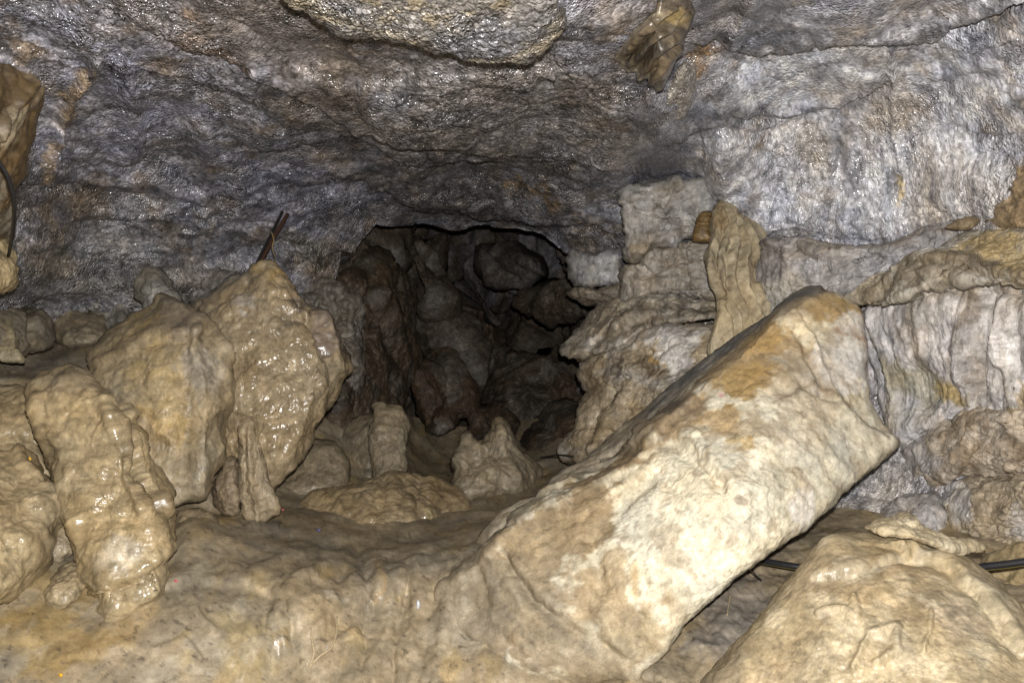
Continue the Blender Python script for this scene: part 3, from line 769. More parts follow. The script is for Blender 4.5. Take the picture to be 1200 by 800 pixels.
# flowstone column
rock('flowstone_column', [(834, 262), (838, 242), (848, 231), (860, 236), (866, 252), (885, 258), (900, 272), (890, 300), (893, 330), (912, 360), (915, 400), (880, 440), (836, 440), (828, 410), (838, 370), (842, 345), (830, 325), (826, 300), (832, 285)],
     [(845, 250, 4.55), (880, 270, 4.58), (845, 310, 4.4), (880, 320, 4.45), (860, 380, 4.3), (900, 380, 4.4)], roll=0.2, thick=0.5, power=3, center=(862, 330), step=1.3, macro=[('fbm', 2, 0.010, 51)],
     micro=[('ridge', (24, 24, 3), 0.006, 53), ('fbm', 9, 0.005, 54), ('fine', 50, 0.0015, 55)],
     feats=[('r', [(848 + o * 0.55, 250), (850 + o * 0.9, 280), (846 + o, 305), (856 + o, 340), (866 + o * 1.1, 372), (868 + o * 1.2, 430)], 3.2, a) for o, a in ((-14, .022), (-8, -.022), (-2, .026), (5, -.024), (11, .024), (18, -.024), (25, .024), (32, -.02), (38, .02))],
     base=(0.45, 0.375, 0.25), layers=[('n', (9, 9, 1.5), 0, .4, (0.33, 0.26, 0.17), 0.7, 1), ('n', (14, 14, 2), .1, .5, (0.55, 0.47, 0.33), 0.6, 2), ('l', [(846, 285), (852, 325), (868, 360)], 4, (0.19, 0.15, 0.10), 0.6), ('b', 850, 255, 14, 20, 0, (0.30, 0.20, 0.09), 0.6)] + [('l', [(848 + o * 0.55, 250), (850 + o * 0.9, 280), (846 + o, 305), (856 + o, 340), (866 + o * 1.1, 372), (868 + o * 1.2, 430)], 2.2, (0.27, 0.21, 0.13), 0.55) for o in (-8, 5, 18, 32)],
     wet=0.35, mat=M_CREAM, stain=0.25, parent=wall_right, label='tan rippled flowstone column')
rock('flowstone_crust', [(812, 282), (816, 258), (824, 248), (833, 250), (834, 282)], [(815, 280, 4.72), (833, 250, 4.72), (833, 280, 4.70)], roll=0.06, thick=0.1, power=3, step=1.0,
     micro=[('ridge', (8, 8, 55), 0.015, 56)], base=(0.26, 0.16, 0.06), layers=[('n', (4, 4, 40), 0, .3, (0.12, 0.08, 0.03), 0.8, 1)], wet=0.5, mat=M_ROCK, parent=wall_right)
# grey belly behind the top of the leaning slab
rock('rock_shelf', [(888, 300), (895, 282), (930, 282), (975, 292), (1040, 290), (1080, 272), (1120, 262), (1110, 290), (1060, 315), (1000, 345), (960, 370), (910, 380), (893, 350), (885, 325)],
     [(895, 300, 4.42), (960, 310, 4.22), (1080, 280, 3.98), (930, 360, 4.34), (1000, 335, 4.15)], roll=0.12, thick=0.5, power=4, center=(970, 318), macro=[('fbm', 2, 0.03, 61), ('ridge', (9, 9, 2), 0.02, 62)], micro=Bm,
     feats=[('s', [(888, 290), (920, 285), (970, 300), (1040, 300)], 9, 0.06), ('b', [(905, 310)], (20, 25), -0.06)],
     base=(0.42, 0.40, 0.40), layers=WL[:1] + [('b', 905, 305, 25, 25, 0, (0.22, 0.20, 0.19), 0.7), ('b', 920, 350, 35, 30, 0, (0.52, 0.49, 0.44), 0.8), ('b', 1000, 290, 90, 9, 0, (0.20, 0.18, 0.17), 0.6)], wet=0.3, mat=M_WALL, parent=wall_right)
# ochre topped ledge
rock('rock_ledge', [(985, 340), (1030, 318), (1080, 292), (1130, 270), (1200, 262), (1320, 240), (1340, 330), (1200, 338), (1140, 330), (1090, 330), (1060, 345), (1020, 362), (990, 358)],
     [(1000, 345, 4.15), (1080, 310, 3.86), (1150, 285, 3.68), (1200, 290, 3.42), (1300, 290, 3.0)], roll=0.09, thick=0.6, power=7, center=(1150, 305), macro=RM, micro=Bm,
     feats=[('s', [(1010, 345), (1060, 320), (1110, 312), (1160, 318), (1220, 318)], 8, 0.06)],
     base=(0.44, 0.385, 0.30), layers=WL[:2] + [('b', 1170, 300, 50, 26, 0, (0.50, 0.37, 0.17), 0.8), ('b', 1100, 295, 26, 22, 0, (0.56, 0.53, 0.49), 0.8), ('l', [(1000, 345), (1080, 325), (1130, 318), (1200, 325)], 8, (0.17, 0.13, 0.08), 0.7)], wet=0.3, mat=M_WALL, parent=wall_right)
rock('rock_ledge', [(1145, 252), (1158, 238), (1180, 212), (1200, 190), (1260, 170), (1300, 250), (1240, 268), (1190, 268), (1160, 262)],
     [(1150, 255, 3.8), (1200, 215, 3.5), (1200, 260, 3.5), (1290, 220, 3.0)], roll=0.10, thick=0.5, power=4, macro=RM, micro=Bm, base=(0.34, 0.25, 0.15), layers=WL[:1], wet=0.3, mat=M_WALL, parent=wall_right)
rock('ledge_stone', [(1107, 267), (1120, 258), (1135, 255), (1146, 258), (1140, 266), (1120, 270)], [(1125, 262, 3.76)], roll=0.03, thick=0.12, power=3, step=1.2, macro=[('fbm', 6, 0.01, 3)], micro=Rm[1:], base=(0.22, 0.165, 0.10), parent=wall_right)
# white curtain wall under the ledge
rock('flowstone_curtain', [(1008, 372), (1040, 350), (1090, 330), (1150, 328), (1200, 328), (1330, 320), (1340, 520), (1200, 500), (1130, 490), (1090, 505), (1060, 520), (1040, 500), (1025, 460), (1018, 410)],
     [(1020, 380, 4.2), (1080, 350, 3.86), (1150, 345, 3.68), (1200, 350, 3.42), (1050, 480, 4.1), (1130, 450, 3.78), (1200, 480, 3.42), (1320, 420, 2.9)], roll=0.12, thick=0.5, power=4, center=(1140, 415),
     macro=[('fbm', 1.8, 0.04, 71), ('ridge', (7, 7, 1.2), 0.045, 72)], micro=[('ridge', (20, 20, 3), 0.014, 73), ('fbm', 9, 0.010, 74), ('fine', 50, 0.003, 75)],
     feats=[('r', [(1138, 335), (1132, 390), (1128, 440)], 9, 0.05), ('r', [(1165, 340), (1158, 400), (1150, 450)], 9, -0.05), ('r', [(1185, 345), (1185, 420)], 9, 0.05), ('b', [(1075, 460)], (50, 40), -0.10), ('s', [(1010, 350), (1070, 345), (1130, 338), (1200, 345)], 9, 0.05)],
     base=(0.66, 0.63, 0.625), layers=[('n', (8, 8, 1.2), 0, .4, (0.36, 0.29, 0.21), 0.65, 1), ('n', (10, 10, 1.5), .1, .5, (0.70, 0.67, 0.65), 0.7, 2), ('b', 1060, 460, 45, 40, 0, (0.48, 0.44, 0.35), 0.9), ('b', 1100, 465, 30, 26, -20, (0.50, 0.36, 0.14), 0.85),
             ('b', 1040, 430, 26, 40, 0, (0.46, 0.40, 0.27), 0.8), ('b', 1195, 460, 12, 26, 0, (0.50, 0.36, 0.16), 0.7), ('l', [(1140, 350), (1134, 400), (1126, 440)], 6, (0.24, 0.18, 0.12), 0.7), ('l', [(1200, 350), (1130, 345), (1060, 350)], 8, (0.30, 0.24, 0.16), 0.6)],
     wet=0.3, mat=M_WALL, parent=wall_right, label='white streaked curtain of flowstone')
rock('rock_bulge', [(1055, 560), (1058, 525), (1080, 505), (1120, 490), (1170, 470), (1200, 460), (1330, 450), (1340, 570), (1200, 572), (1150, 565), (1120, 560), (1095, 575), (1075, 572)],
     [(1065, 545, 4.0), (1120, 510, 3.75), (1200, 490, 3.4), (1180, 560, 3.45), (1090, 565, 3.85), (1320, 510, 2.9)], roll=0.22, thick=0.5, power=3, center=(1160, 522), macro=RM, micro=Bm,
     feats=[('r', [(1140, 480), (1120, 500), (1070, 530)], 8, 0.03), ('b', [(1180, 548)], (10, 10), 0.05)],
     base=(0.47, 0.40, 0.32), layers=[('n', 6, 0, .4, (0.32, 0.24, 0.16), 0.7, 1), ('b', 1080, 540, 28, 34, 10, (0.52, 0.49, 0.48), 0.85), ('n', 12, .15, .5, (0.56, 0.50, 0.42), 0.5, 2)], wet=0.3, mat=M_WALL, parent=wall_right)
rock('rock_bulge', [(1098, 640), (1102, 590), (1118, 565), (1150, 555), (1200, 552), (1330, 545), (1340, 680), (1200, 665), (1160, 660), (1120, 655)],
     [(1110, 590, 3.65), (1160, 570, 3.45), (1200, 600, 3.25), (1130, 640, 3.55), (1320, 610, 2.75)], roll=0.2, thick=0.5, power=3, center=(1180, 608), macro=RM, micro=Bm,
     base=(0.44, 0.365, 0.265), layers=[('n', 6, 0, .4, (0.31, 0.24, 0.165), 0.6, 1), ('b', 1120, 590, 18, 26, 0, (0.58, 0.55, 0.53), 0.85), ('b', 1185, 610, 14, 22, 0, (0.55, 0.52, 0.50), 0.7)], wet=0.3, mat=M_WALL, parent=wall_right)
rock('rock_bulge', [(1020, 600), (1040, 585), (1070, 578), (1100, 580), (1108, 620), (1090, 640), (1040, 630), (1022, 620)], [(1040, 600, 3.95), (1090, 590, 3.75), (1070, 630, 3.7)], roll=0.15, thick=0.4, power=3, macro=RM, micro=Bm,
     base=(0.50, 0.47, 0.45), layers=[('n', 6, 0, .4, (0.34, 0.28, 0.21), 0.7, 1)], wet=0.3, mat=M_WALL, parent=wall_right)

# left-hand wall: ochre column at the frame's edge
rock('flowstone_column', [(64, 84), (57, 98), (46, 145), (36, 188), (32, 210), (19, 228), (16, 285), (-60, 320), (-110, 180), (-60, 70), (0, 70), (40, 78)],
     [(55, 95, 3.35), (0, 110, 3.0), (30, 180, 3.3), (-60, 200, 2.8), (5, 270, 3.5)], roll=0.18, thick=0.5, power=3, center=(-10, 170), macro=[('fbm', 2, 0.03, 81), ('ridge', (8, 8, 2), 0.02, 82)],
     micro=[('ridge', (20, 20, 4), 0.012, 83), ('fbm', 9, 0.012, 84)], feats=[('r', [(35, 95), (22, 130), (8, 165)], 6, -0.04), ('r', [(20, 130), (5, 160)], 5, 0.04)],
     base=(0.17, 0.115, 0.055), layers=[('n', (6, 6, 2), 0, .4, (0.10, 0.07, 0.04), 0.7, 1), ('n', 5, .1, .5, (0.33, 0.27, 0.19), 0.6, 2), ('l', [(20, 130), (5, 160), (-10, 170)], 7, (0.42, 0.36, 0.26), 0.8), ('b', 0, 250, 30, 60, 0, (0.25, 0.22, 0.17), 0.8)],
     wet=0.5, mat=M_ROCK, parent=wall_left, label='ochre flowstone column')
LW = [('n', 4, 0, .4, (0.17, 0.15, 0.12), 0.7, 1), ('n', 6, .1, .5, (0.34, 0.31, 0.27), 0.6, 2)]
for ol, ct, base in [
    ([(128, 385), (130, 345), (145, 325), (165, 322), (185, 345), (200, 365), (180, 400), (140, 400)], [(140, 360, 5.2), (190, 370, 5.1), (160, 400, 5.0)], (0.17, 0.14, 0.11)),
    ([(95, 365), (98, 348), (112, 343), (124, 350), (122, 366), (108, 370)], [(110, 355, 4.95)], (0.36, 0.33, 0.28)),
    ([(70, 380), (80, 350), (110, 340), (140, 345), (150, 375), (130, 395), (80, 400)], [(80, 380, 5.0), (140, 360, 5.0), (110, 395, 4.85)], (0.22, 0.20, 0.17)),
    ([(162, 330), (172, 320), (182, 322), (192, 345), (205, 360), (195, 370), (180, 355)], [(180, 345, 4.85)], (0.28, 0.26, 0.22)),
    ([(190, 350), (195, 330), (230, 318), (280, 315), (290, 340), (240, 365), (200, 372)], [(200, 350, 5.2), (280, 330, 5.3), (230, 365, 5.0)], (0.20, 0.18, 0.16)),
    ([(340, 330), (360, 320), (395, 325), (420, 350), (430, 400), (420, 470), (400, 500), (380, 460), (360, 380)], [(350, 330, 5.8), (420, 380, 5.9), (400, 480, 5.8)], (0.13, 0.11, 0.09)),
]:
    rock('wall_rock', ol, ct, roll=0.15, thick=0.4, power=3, macro=[('fbm', 3, 0.06, 91), ('facet', 3, 0.08, 92), ('ridge', (6, 6, 3), 0.04, 93)], micro=Bm, base=base, layers=LW, wet=0.35, mat=M_WALL, parent=wall_left)

# ------------------------------------------------------------------ passage rocks
DM = [('fbm', 1.3, 0.06, 101), ('facet', (1.2, 1.0, 1.0), 0.22, 102), ('ridge', (3, 3, 1.0), 0.03, 103)]
Dm = [('fbm', 5, 0.022, 104), ('ridge', 10, 0.014, 105), ('fine', 35, 0.008, 106)]
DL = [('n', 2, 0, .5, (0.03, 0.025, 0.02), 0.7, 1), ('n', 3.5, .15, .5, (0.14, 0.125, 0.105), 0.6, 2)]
PR = [
    ('rock_buttress', [(395, 330), (420, 300), (450, 300), (478, 320), (485, 370), (500, 410), (478, 450), (470, 500), (480, 545), (440, 560), (395, 540), (385, 450)], [(420, 330, 6.3), (470, 350, 6.9), (430, 450, 6.2), (460, 530, 6.4)], (0.25, 0.21, 0.16), 'tall knobbly buttress of dull brown rock on the left of the dark passage'),
    ('rock_buttress', [(470, 275), (500, 268), (525, 275), (530, 320), (522, 360), (500, 365), (485, 330), (475, 300)], [(480, 290, 7.4), (525, 300, 7.7), (500, 360, 7.3)], (0.24, 0.21, 0.18), 'narrow grey rock rib hanging at the top left of the dark passage'),
    ('boulder', [(480, 430), (500, 412), (525, 420), (540, 450), (550, 480), (540, 510), (505, 515), (485, 480)], [(490, 430, 7.0), (530, 440, 7.2), (520, 510, 6.9)], (0.23, 0.18, 0.13), 'brown rounded boulder in the middle of the dark passage'),
    ('rock_slab', [(500, 375), (530, 385), (555, 405), (585, 412), (600, 400), (598, 425), (575, 440), (555, 455), (535, 450), (510, 400)], [(510, 385, 7.6), (590, 410, 7.7), (550, 450, 7.4)], (0.30, 0.28, 0.27), 'grey tilted slab lodged in the centre of the dark passage'),
    ('boulder', [(560, 440), (600, 405), (650, 400), (685, 430), (690, 480), (650, 500), (600, 520), (560, 505)], [(570, 450, 7.8), (670, 430, 7.6), (620, 510, 7.4)], (0.20, 0.16, 0.125), 'large boulder filling the right of the dark passage'),
    ('boulder', [(610, 340), (650, 325), (690, 345), (695, 375), (660, 385), (620, 375), (600, 360)], [(620, 350, 7.6), (690, 360, 7.1), (650, 380, 7.4)], (0.22, 0.19, 0.16), 'angular boulder under the ledge right of the dark passage'),
    ('boulder', [(560, 290), (600, 285), (640, 300), (645, 325), (610, 340), (570, 330)], [(570, 300, 7.9), (635, 310, 7.6), (600, 335, 7.8)], (0.26, 0.255, 0.27), 'blue grey boulder wedged under the roof of the passage'),
    ('boulder', [(540, 500), (570, 480), (600, 490), (612, 520), (590, 545), (550, 540)], [(550, 510, 7.0), (600, 510, 7.0), (575, 540, 6.8)], (0.18, 0.145, 0.11), 'small boulder behind the pale pointed rock in the dark passage'),
    ('boulder', [(620, 510), (650, 480), (685, 485), (690, 530), (650, 550), (615, 545)], [(630, 520, 6.6), (680, 500, 6.4), (660, 545, 6.2)], (0.20, 0.16, 0.12), 'low boulder in the gloom at the foot of the right ledge'),
]
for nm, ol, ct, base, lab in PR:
    rock(nm, ol, ct, roll=0.35, thick=0.8, power=2.6, macro=DM, micro=Dm, base=(0.33 * base[0], 0.28 * base[1], 0.235 * base[2]), layers=DL, wet=0.35, mat=M_DARK, label=lab, cat='boulder' if nm != 'rock_slab' else 'slab')  # colours scaled down to paint in the gloom of the passage

# ------------------------------------------------------------------ the leaning slab
slab_out = [(948, 336), (984, 344), (1008, 365), (1015, 398), (1016, 440), (1026, 476), (1047, 511), (1044, 524), (1008, 560), (972, 596), (942, 620), (900, 650), (870, 674), (840, 698), (804, 728), (780, 764), (744, 792),
            (700, 800), (618, 790), (560, 760), (505, 720), (500, 700), (514, 672), (546, 640), (588, 602), (636, 572), (684, 536), (738, 494), (780, 455), (840, 410), (900, 368), (930, 344)]
edge_line = [(960, 345), (924, 366), (864, 420), (816, 460), (774, 502), (738, 544), (678, 576), (612, 614), (575, 650), (535, 684), (490, 708)]
slab_ctrl = [(955, 350, 3.75), (1000, 380, 3.75), (1010, 450, 3.55), (1035, 515, 3.45), (940, 600, 3.05), (870, 665, 2.9), (790, 740, 2.85), (745, 785, 2.9), (620, 770, 2.98), (560, 740, 3.14), (510, 708, 3.33),
             (924, 372, 3.68), (864, 428, 3.50), (816, 470, 3.38), (774, 514, 3.3), (730, 560, 3.25), (670, 595, 3.25), (600, 645, 3.2), (800, 600, 2.98), (900, 520, 3.15), (700, 690, 3.0), (860, 580, 2.95)]
rock('leaning_slab', slab_out, slab_ctrl, roll=0.09, thick=0.6, power=26, center=(800, 580), step=2.2,
     bevel=[(edge_line[::-1], 0.017)], warp=0.45, stain=0.35, sharp=4.5, macro=[('fbm', 1.5, 0.008, 201), ('facet', (2.2, 2.2, 2.2), 0.014, 202)],
     micro=[('fbm', 6, 0.006, 203), ('facet', 7, 0.007, 208), ('ridge', 12, 0.004, 204), ('lump', 22, 0.004, 205), ('fine', 34, 0.002, 207), ('fine', 75, 0.0016, 206)],
     feats=[('s', [(950, 385), (965, 420), (975, 450), (1000, 480), (1040, 510)], 16, -0.03), ('r', [(935, 390), (955, 425), (968, 460)], 5, -0.025), ('r', [(900, 460), (940, 455), (990, 470), (1030, 500)], 6, -0.02),
            ('s', [(960, 345), (924, 368), (864, 422), (816, 462), (774, 506), (738, 548), (678, 580), (612, 616)], 8, -0.03),
            ('r', [(700, 690), (690, 640), (720, 600), (760, 560)], 10, -0.03), ('r', [(790, 520), (840, 560), (850, 600)], 8, -0.02), ('s', [(745, 525), (790, 510), (830, 530), (845, 560)], 12, 0.03),
            ('r', [(590, 650), (620, 700), (680, 740), (740, 775)], 7, -0.03), ('r', [(560, 660), (570, 700), (600, 740)], 6, -0.014), ('r', [(575, 655), (600, 690), (640, 740)], 9, 0.015), ('r', [(545, 680), (545, 715), (560, 740)], 7, 0.015),
            ('r', [(740, 790), (720, 750), (700, 720)], 10, 0.03), ('r', [(520, 690), (580, 640), (660, 590)], 8, 0.03), ('r', [(540, 650), (600, 602), (680, 555), (740, 515)], 5, -0.05), ('r', [(600, 612), (680, 562), (760, 500)], 5, 0.03),
            ('r', [(605, 660), (640, 700), (690, 745)], 8, 0.02), ('r', [(568, 668), (580, 715), (620, 760)], 7, 0.02), ('r', [(530, 700), (545, 740)], 7, 0.02), ('r', [(640, 585), (720, 540), (780, 490)], 4, 0.02), ('s', [(620, 640), (690, 600), (740, 560)], 8, 0.02), ('b', [(835, 560)], (40, 50), 0.015), ('b', [(920, 540)], (30, 16), -0.02)],
     base=CREAM,
     layers=[('n', 2.5, .12, .5, (0.60, 0.50, 0.33), 0.5, 1), ('n', 5, .1, .5, (0.76, 0.70, 0.56), 0.5, 2),
             ('b', 560, 720, 130, 110, 30, (0.36, 0.29, 0.20), 1.0), ('b', 640, 740, 120, 50, 20, (0.32, 0.265, 0.19), 0.9), ('b', 650, 640, 120, 40, -38, (0.31, 0.235, 0.14), 1.0), ('b', 770, 512, 90, 26, -42, (0.29, 0.215, 0.13), 1.0),
             ('b', 715, 690, 50, 56, 10, (0.42, 0.33, 0.21), 0.9), ('b', 740, 760, 45, 45, 0, (0.46, 0.37, 0.23), 0.9), ('b', 880, 420, 75, 40, -38, (0.40, 0.275, 0.12), 1.0), ('b', 960, 355, 50, 28, 20, (0.42, 0.30, 0.14), 0.95), ('b', 940, 430, 30, 40, 20, (0.42, 0.32, 0.20), 0.7),
             ('b', 990, 420, 38, 50, 0, (0.74, 0.70, 0.64), 0.9), ('b', 980, 520, 60, 40, 20, (0.66, 0.60, 0.47), 0.7), ('b', 845, 490, 35, 22, -10, (0.44, 0.30, 0.14), 0.8), ('b', 880, 500, 30, 16, 0, (0.34, 0.26, 0.16), 0.7), ('b', 870, 520, 18, 8, 0, (0.46, 0.30, 0.10), 0.7),
             ('b', 800, 580, 60, 75, 30, (0.72, 0.66, 0.51), 0.7), ('b', 935, 600, 16, 30, 10, (0.74, 0.70, 0.65), 0.7), ('b', 895, 615, 12, 12, 0, (0.40, 0.31, 0.2), .6), ('b', 862, 585, 9, 7, 0, (0.34, 0.27, 0.2), .7), ('b', 822, 552, 6, 5, 0, (0.34, 0.27, 0.2), .7), ('l', [(747, 660), (745, 690)], 5, (0.48, 0.33, 0.15), .7),
             ('n', 9, .2, .45, (0.36, 0.27, 0.17), 0.5, 3), ('b', 945, 470, 40, 50, 20, (0.60, 0.52, 0.40), 0.6),
             ('n', 30, .44, .55, (0.36, 0.28, 0.19), 0.5, 6), ('l', [(958, 452), (990, 468), (1012, 488), (1040, 512)], 2.2, (0.22, 0.17, 0.11), 0.8), ('l', [(750, 530), (785, 512), (822, 528), (845, 562)], 2.2, (0.30, 0.23, 0.14), 0.7), ('l', [(905, 470), (935, 462), (958, 452)], 2.0, (0.25, 0.19, 0.12), 0.7), ('l', [(980, 385), (1005, 395), (1014, 410)], 2.5, (0.35, 0.22, 0.14), 0.7), ('b', 842, 461, 9, 6, 10, (0.62, 0.30, 0.30), 0.8), ('l', [(940, 395), (957, 428), (970, 462)], 4, (0.25, 0.17, 0.09), 0.6),
             ('l', [(950, 340), (900, 368), (840, 412), (780, 458), (750, 486)], 16, (0.17, 0.16, 0.145), 1.0), ('l', [(745, 488), (700, 528), (640, 575), (590, 610), (530, 665)], 13, (0.34, 0.28, 0.20), 0.9),  # grey upper face, painted darker for its grazing shade
             ('l', [(800, 470), (740, 525), (690, 556), (620, 600), (570, 640)], 6, (0.12, 0.10, 0.075), 0.7),
             ('l', [(540, 690), (600, 680), (640, 730), (690, 770), (745, 800)], 34, (0.30, 0.245, 0.165), 1.0), ('l', [(590, 650), (610, 690), (650, 730), (700, 765)], 4, (0.17, 0.14, 0.10), 0.6), ('l', [(570, 660), (585, 705), (620, 750)], 4, (0.17, 0.14, 0.10), 0.6), ('l', [(620, 620), (690, 585), (760, 520)], 7, (0.20, 0.15, 0.09), 0.7), ('b', 560, 720, 120, 90, 0, 0.6, 0.8), ('b', 720, 690, 60, 40, 0, 0.7, 0.6)],
     wet=0.15, mat=M_CREAM, label='huge cream coloured slab leaning diagonally with a grey upper edge darkened by painted shade', cat='slab')


# ------------------------------------------------------------------ front right boulder and its cap stone
FM = [('fbm', 1.8, 0.022, 211), ('facet', 2.4, 0.026, 212)]
rock('boulder', [(834, 790), (866, 750), (890, 722), (911, 692), (942, 655), (962, 631), (979, 623), (1016, 624), (1063, 631), (1097, 641), (1131, 648), (1151, 665), (1175, 685), (1195, 712), (1220, 740), (1330, 830), (1330, 980), (1000, 1000), (820, 960), (790, 850)],
     [(960, 640, 2.75), (1050, 640, 2.75), (1130, 655, 2.7), (900, 720, 2.65), (1000, 720, 2.5), (1150, 740, 2.4), (850, 800, 2.55), (1000, 800, 2.35), (1180, 800, 2.25), (1000, 960, 2.1)],
     roll=0.18, thick=0.6, power=9, center=(1040, 800), step=2.4, stain=0.6, macro=[('fbm', 1.8, 0.02, 211)], micro=[('fbm', 7, 0.007, 213), ('lump', 9, 0.006, 214), ('ridge', 16, 0.003, 215), ('fine', 55, 0.002, 216)],
     feats=[('s', [(970, 680), (1020, 672), (1060, 655), (1100, 640)], 12, 0.03), ('r', [(960, 720), (985, 715), (1005, 725), (1000, 700)], 4, 0.018), ('r', [(1000, 780), (1020, 740), (1050, 735), (1050, 760), (1030, 775)], 5, 0.02), ('r', [(1080, 760), (1090, 720)], 3, 0.012), ('s', [(1060, 650), (1110, 665), (1150, 700), (1200, 760)], 16, 0.05)],
     base=(0.42, 0.335, 0.205), layers=[('n', 3, 0, .5, (0.33, 0.25, 0.15), 0.7, 1), ('n', (5, 5, 8), .12, .24, (0.56, 0.47, 0.32), 0.7, 2), ('b', 850, 770, 70, 60, -40, (0.30, 0.245, 0.165), 0.8), ('b', 1170, 720, 60, 60, 40, (0.47, 0.39, 0.25), 0.7), ('b', 1140, 730, 40, 20, 0, (0.36, 0.28, 0.19), 0.7), ('b', 1060, 660, 60, 10, -15, (0.60, 0.52, 0.38), 0.8), ('n', 4, 0.1, .5, 0.75, 0.7, 4)],
     wet=0.35, mat=M_ROCK, label='broad tan boulder smeared with mud in the bottom right corner', cat='boulder')
rock('cap_stone', [(1011, 616), (1036, 604), (1070, 597), (1080, 609), (1097, 618), (1124, 630), (1158, 638), (1151, 648), (1125, 647), (1094, 639), (1063, 629), (1023, 623)],
     [(1020, 618, 2.78), (1075, 605, 2.82), (1140, 640, 2.75), (1070, 628, 2.68)], roll=0.08, thick=0.15, power=5, center=(1080, 622), step=1.6, macro=[('fbm', 5, 0.02, 221)], micro=Rm[1:], feats=[('r', [(1070, 600), (1085, 615), (1120, 630)], 4, -0.02)],
     base=(0.52, 0.44, 0.30), layers=[('n', 5, 0, .4, (0.42, 0.34, 0.22), 0.6, 1), ('b', 1050, 612, 30, 10, -10, (0.62, 0.55, 0.41), 0.7)], wet=0.2, mat=M_CREAM, label='flat pale stone lying on top of the bottom right boulder', cat='stone')
rock('boulder', [(1145, 690), (1160, 650), (1200, 640), (1320, 640), (1340, 760), (1200, 720)], [(1160, 670, 3.1), (1200, 660, 3.0), (1300, 700, 2.6)], roll=0.15, thick=0.4, power=3, macro=FM, micro=Rm, base=(0.44, 0.34, 0.19), wet=0.25, label='small ochre boulder behind the cable on the right edge', cat='boulder')

# ------------------------------------------------------------------ left group of boulders
wetm = [('fbm', 8, 0.010, 231), ('facet', 6, 0.012, 235), ('lump', (13, 13, 9), 0.010, 232), ('ridge', (18, 18, 26), 0.005, 233), ('fine', 50, 0.0018, 234)]
rock('boulder', [(96, 428), (118, 398), (142, 378), (169, 365), (192, 354), (219, 354), (233, 371), (250, 388), (270, 398), (278, 419), (281, 446), (275, 479), (272, 510), (268, 537), (256, 556), (245, 586), (219, 590), (190, 600), (140, 590), (110, 540), (100, 480)],
     [(110, 420, 4.02), (270, 410, 4.02), (190, 480, 3.85), (190, 580, 3.78), (260, 520, 3.9)], bevel=[([(214, 350), (230, 400), (243, 470), (240, 590)], 0.004), ([(92, 432), (140, 416), (185, 396), (222, 384), (262, 405)], 0.008)], roll=0.16, thick=0.6, power=9, center=(195, 475), macro=FM, micro=[('fbm', 7, 0.010, 241), ('facet', 7, 0.008, 244), ('ridge', (12, 12, 6), 0.006, 242), ('fine', 50, 0.003, 243)],
     feats=[('r', [(192, 356), (215, 362), (228, 380), (228, 420)], 6, 0.04), ('s', [(100, 425), (140, 415), (180, 395), (225, 392)], 14, 0.04), ('r', [(232, 372), (255, 395), (275, 420)], 6, 0.04), ('r', [(185, 440), (190, 500)], 12, 0.02), ('r', [(215, 440), (222, 520), (215, 570)], 12, -0.03)],
     base=(0.42, 0.33, 0.205), layers=[('n', 2.5, 0, .5, (0.30, 0.24, 0.155), 0.6, 1), ('b', 195, 450, 35, 80, 0, (0.48, 0.35, 0.16), 0.7), ('b', 245, 430, 25, 40, 0, (0.44, 0.38, 0.30), 0.7), ('b', 215, 375, 40, 20, 20, (0.27, 0.22, 0.165), 0.8), ('b', 160, 372, 24, 12, -20, (0.42, 0.30, 0.12), 0.6), ('n', 7, .15, .5, (0.46, 0.38, 0.25), 0.5, 2), ('b', 230, 550, 40, 40, 0, (0.33, 0.27, 0.18), 0.7)],
     wet=0.3, mat=M_ROCK, label='broad smooth tan boulder with an ochre streak, left of the knobbly wet one', cat='boulder')
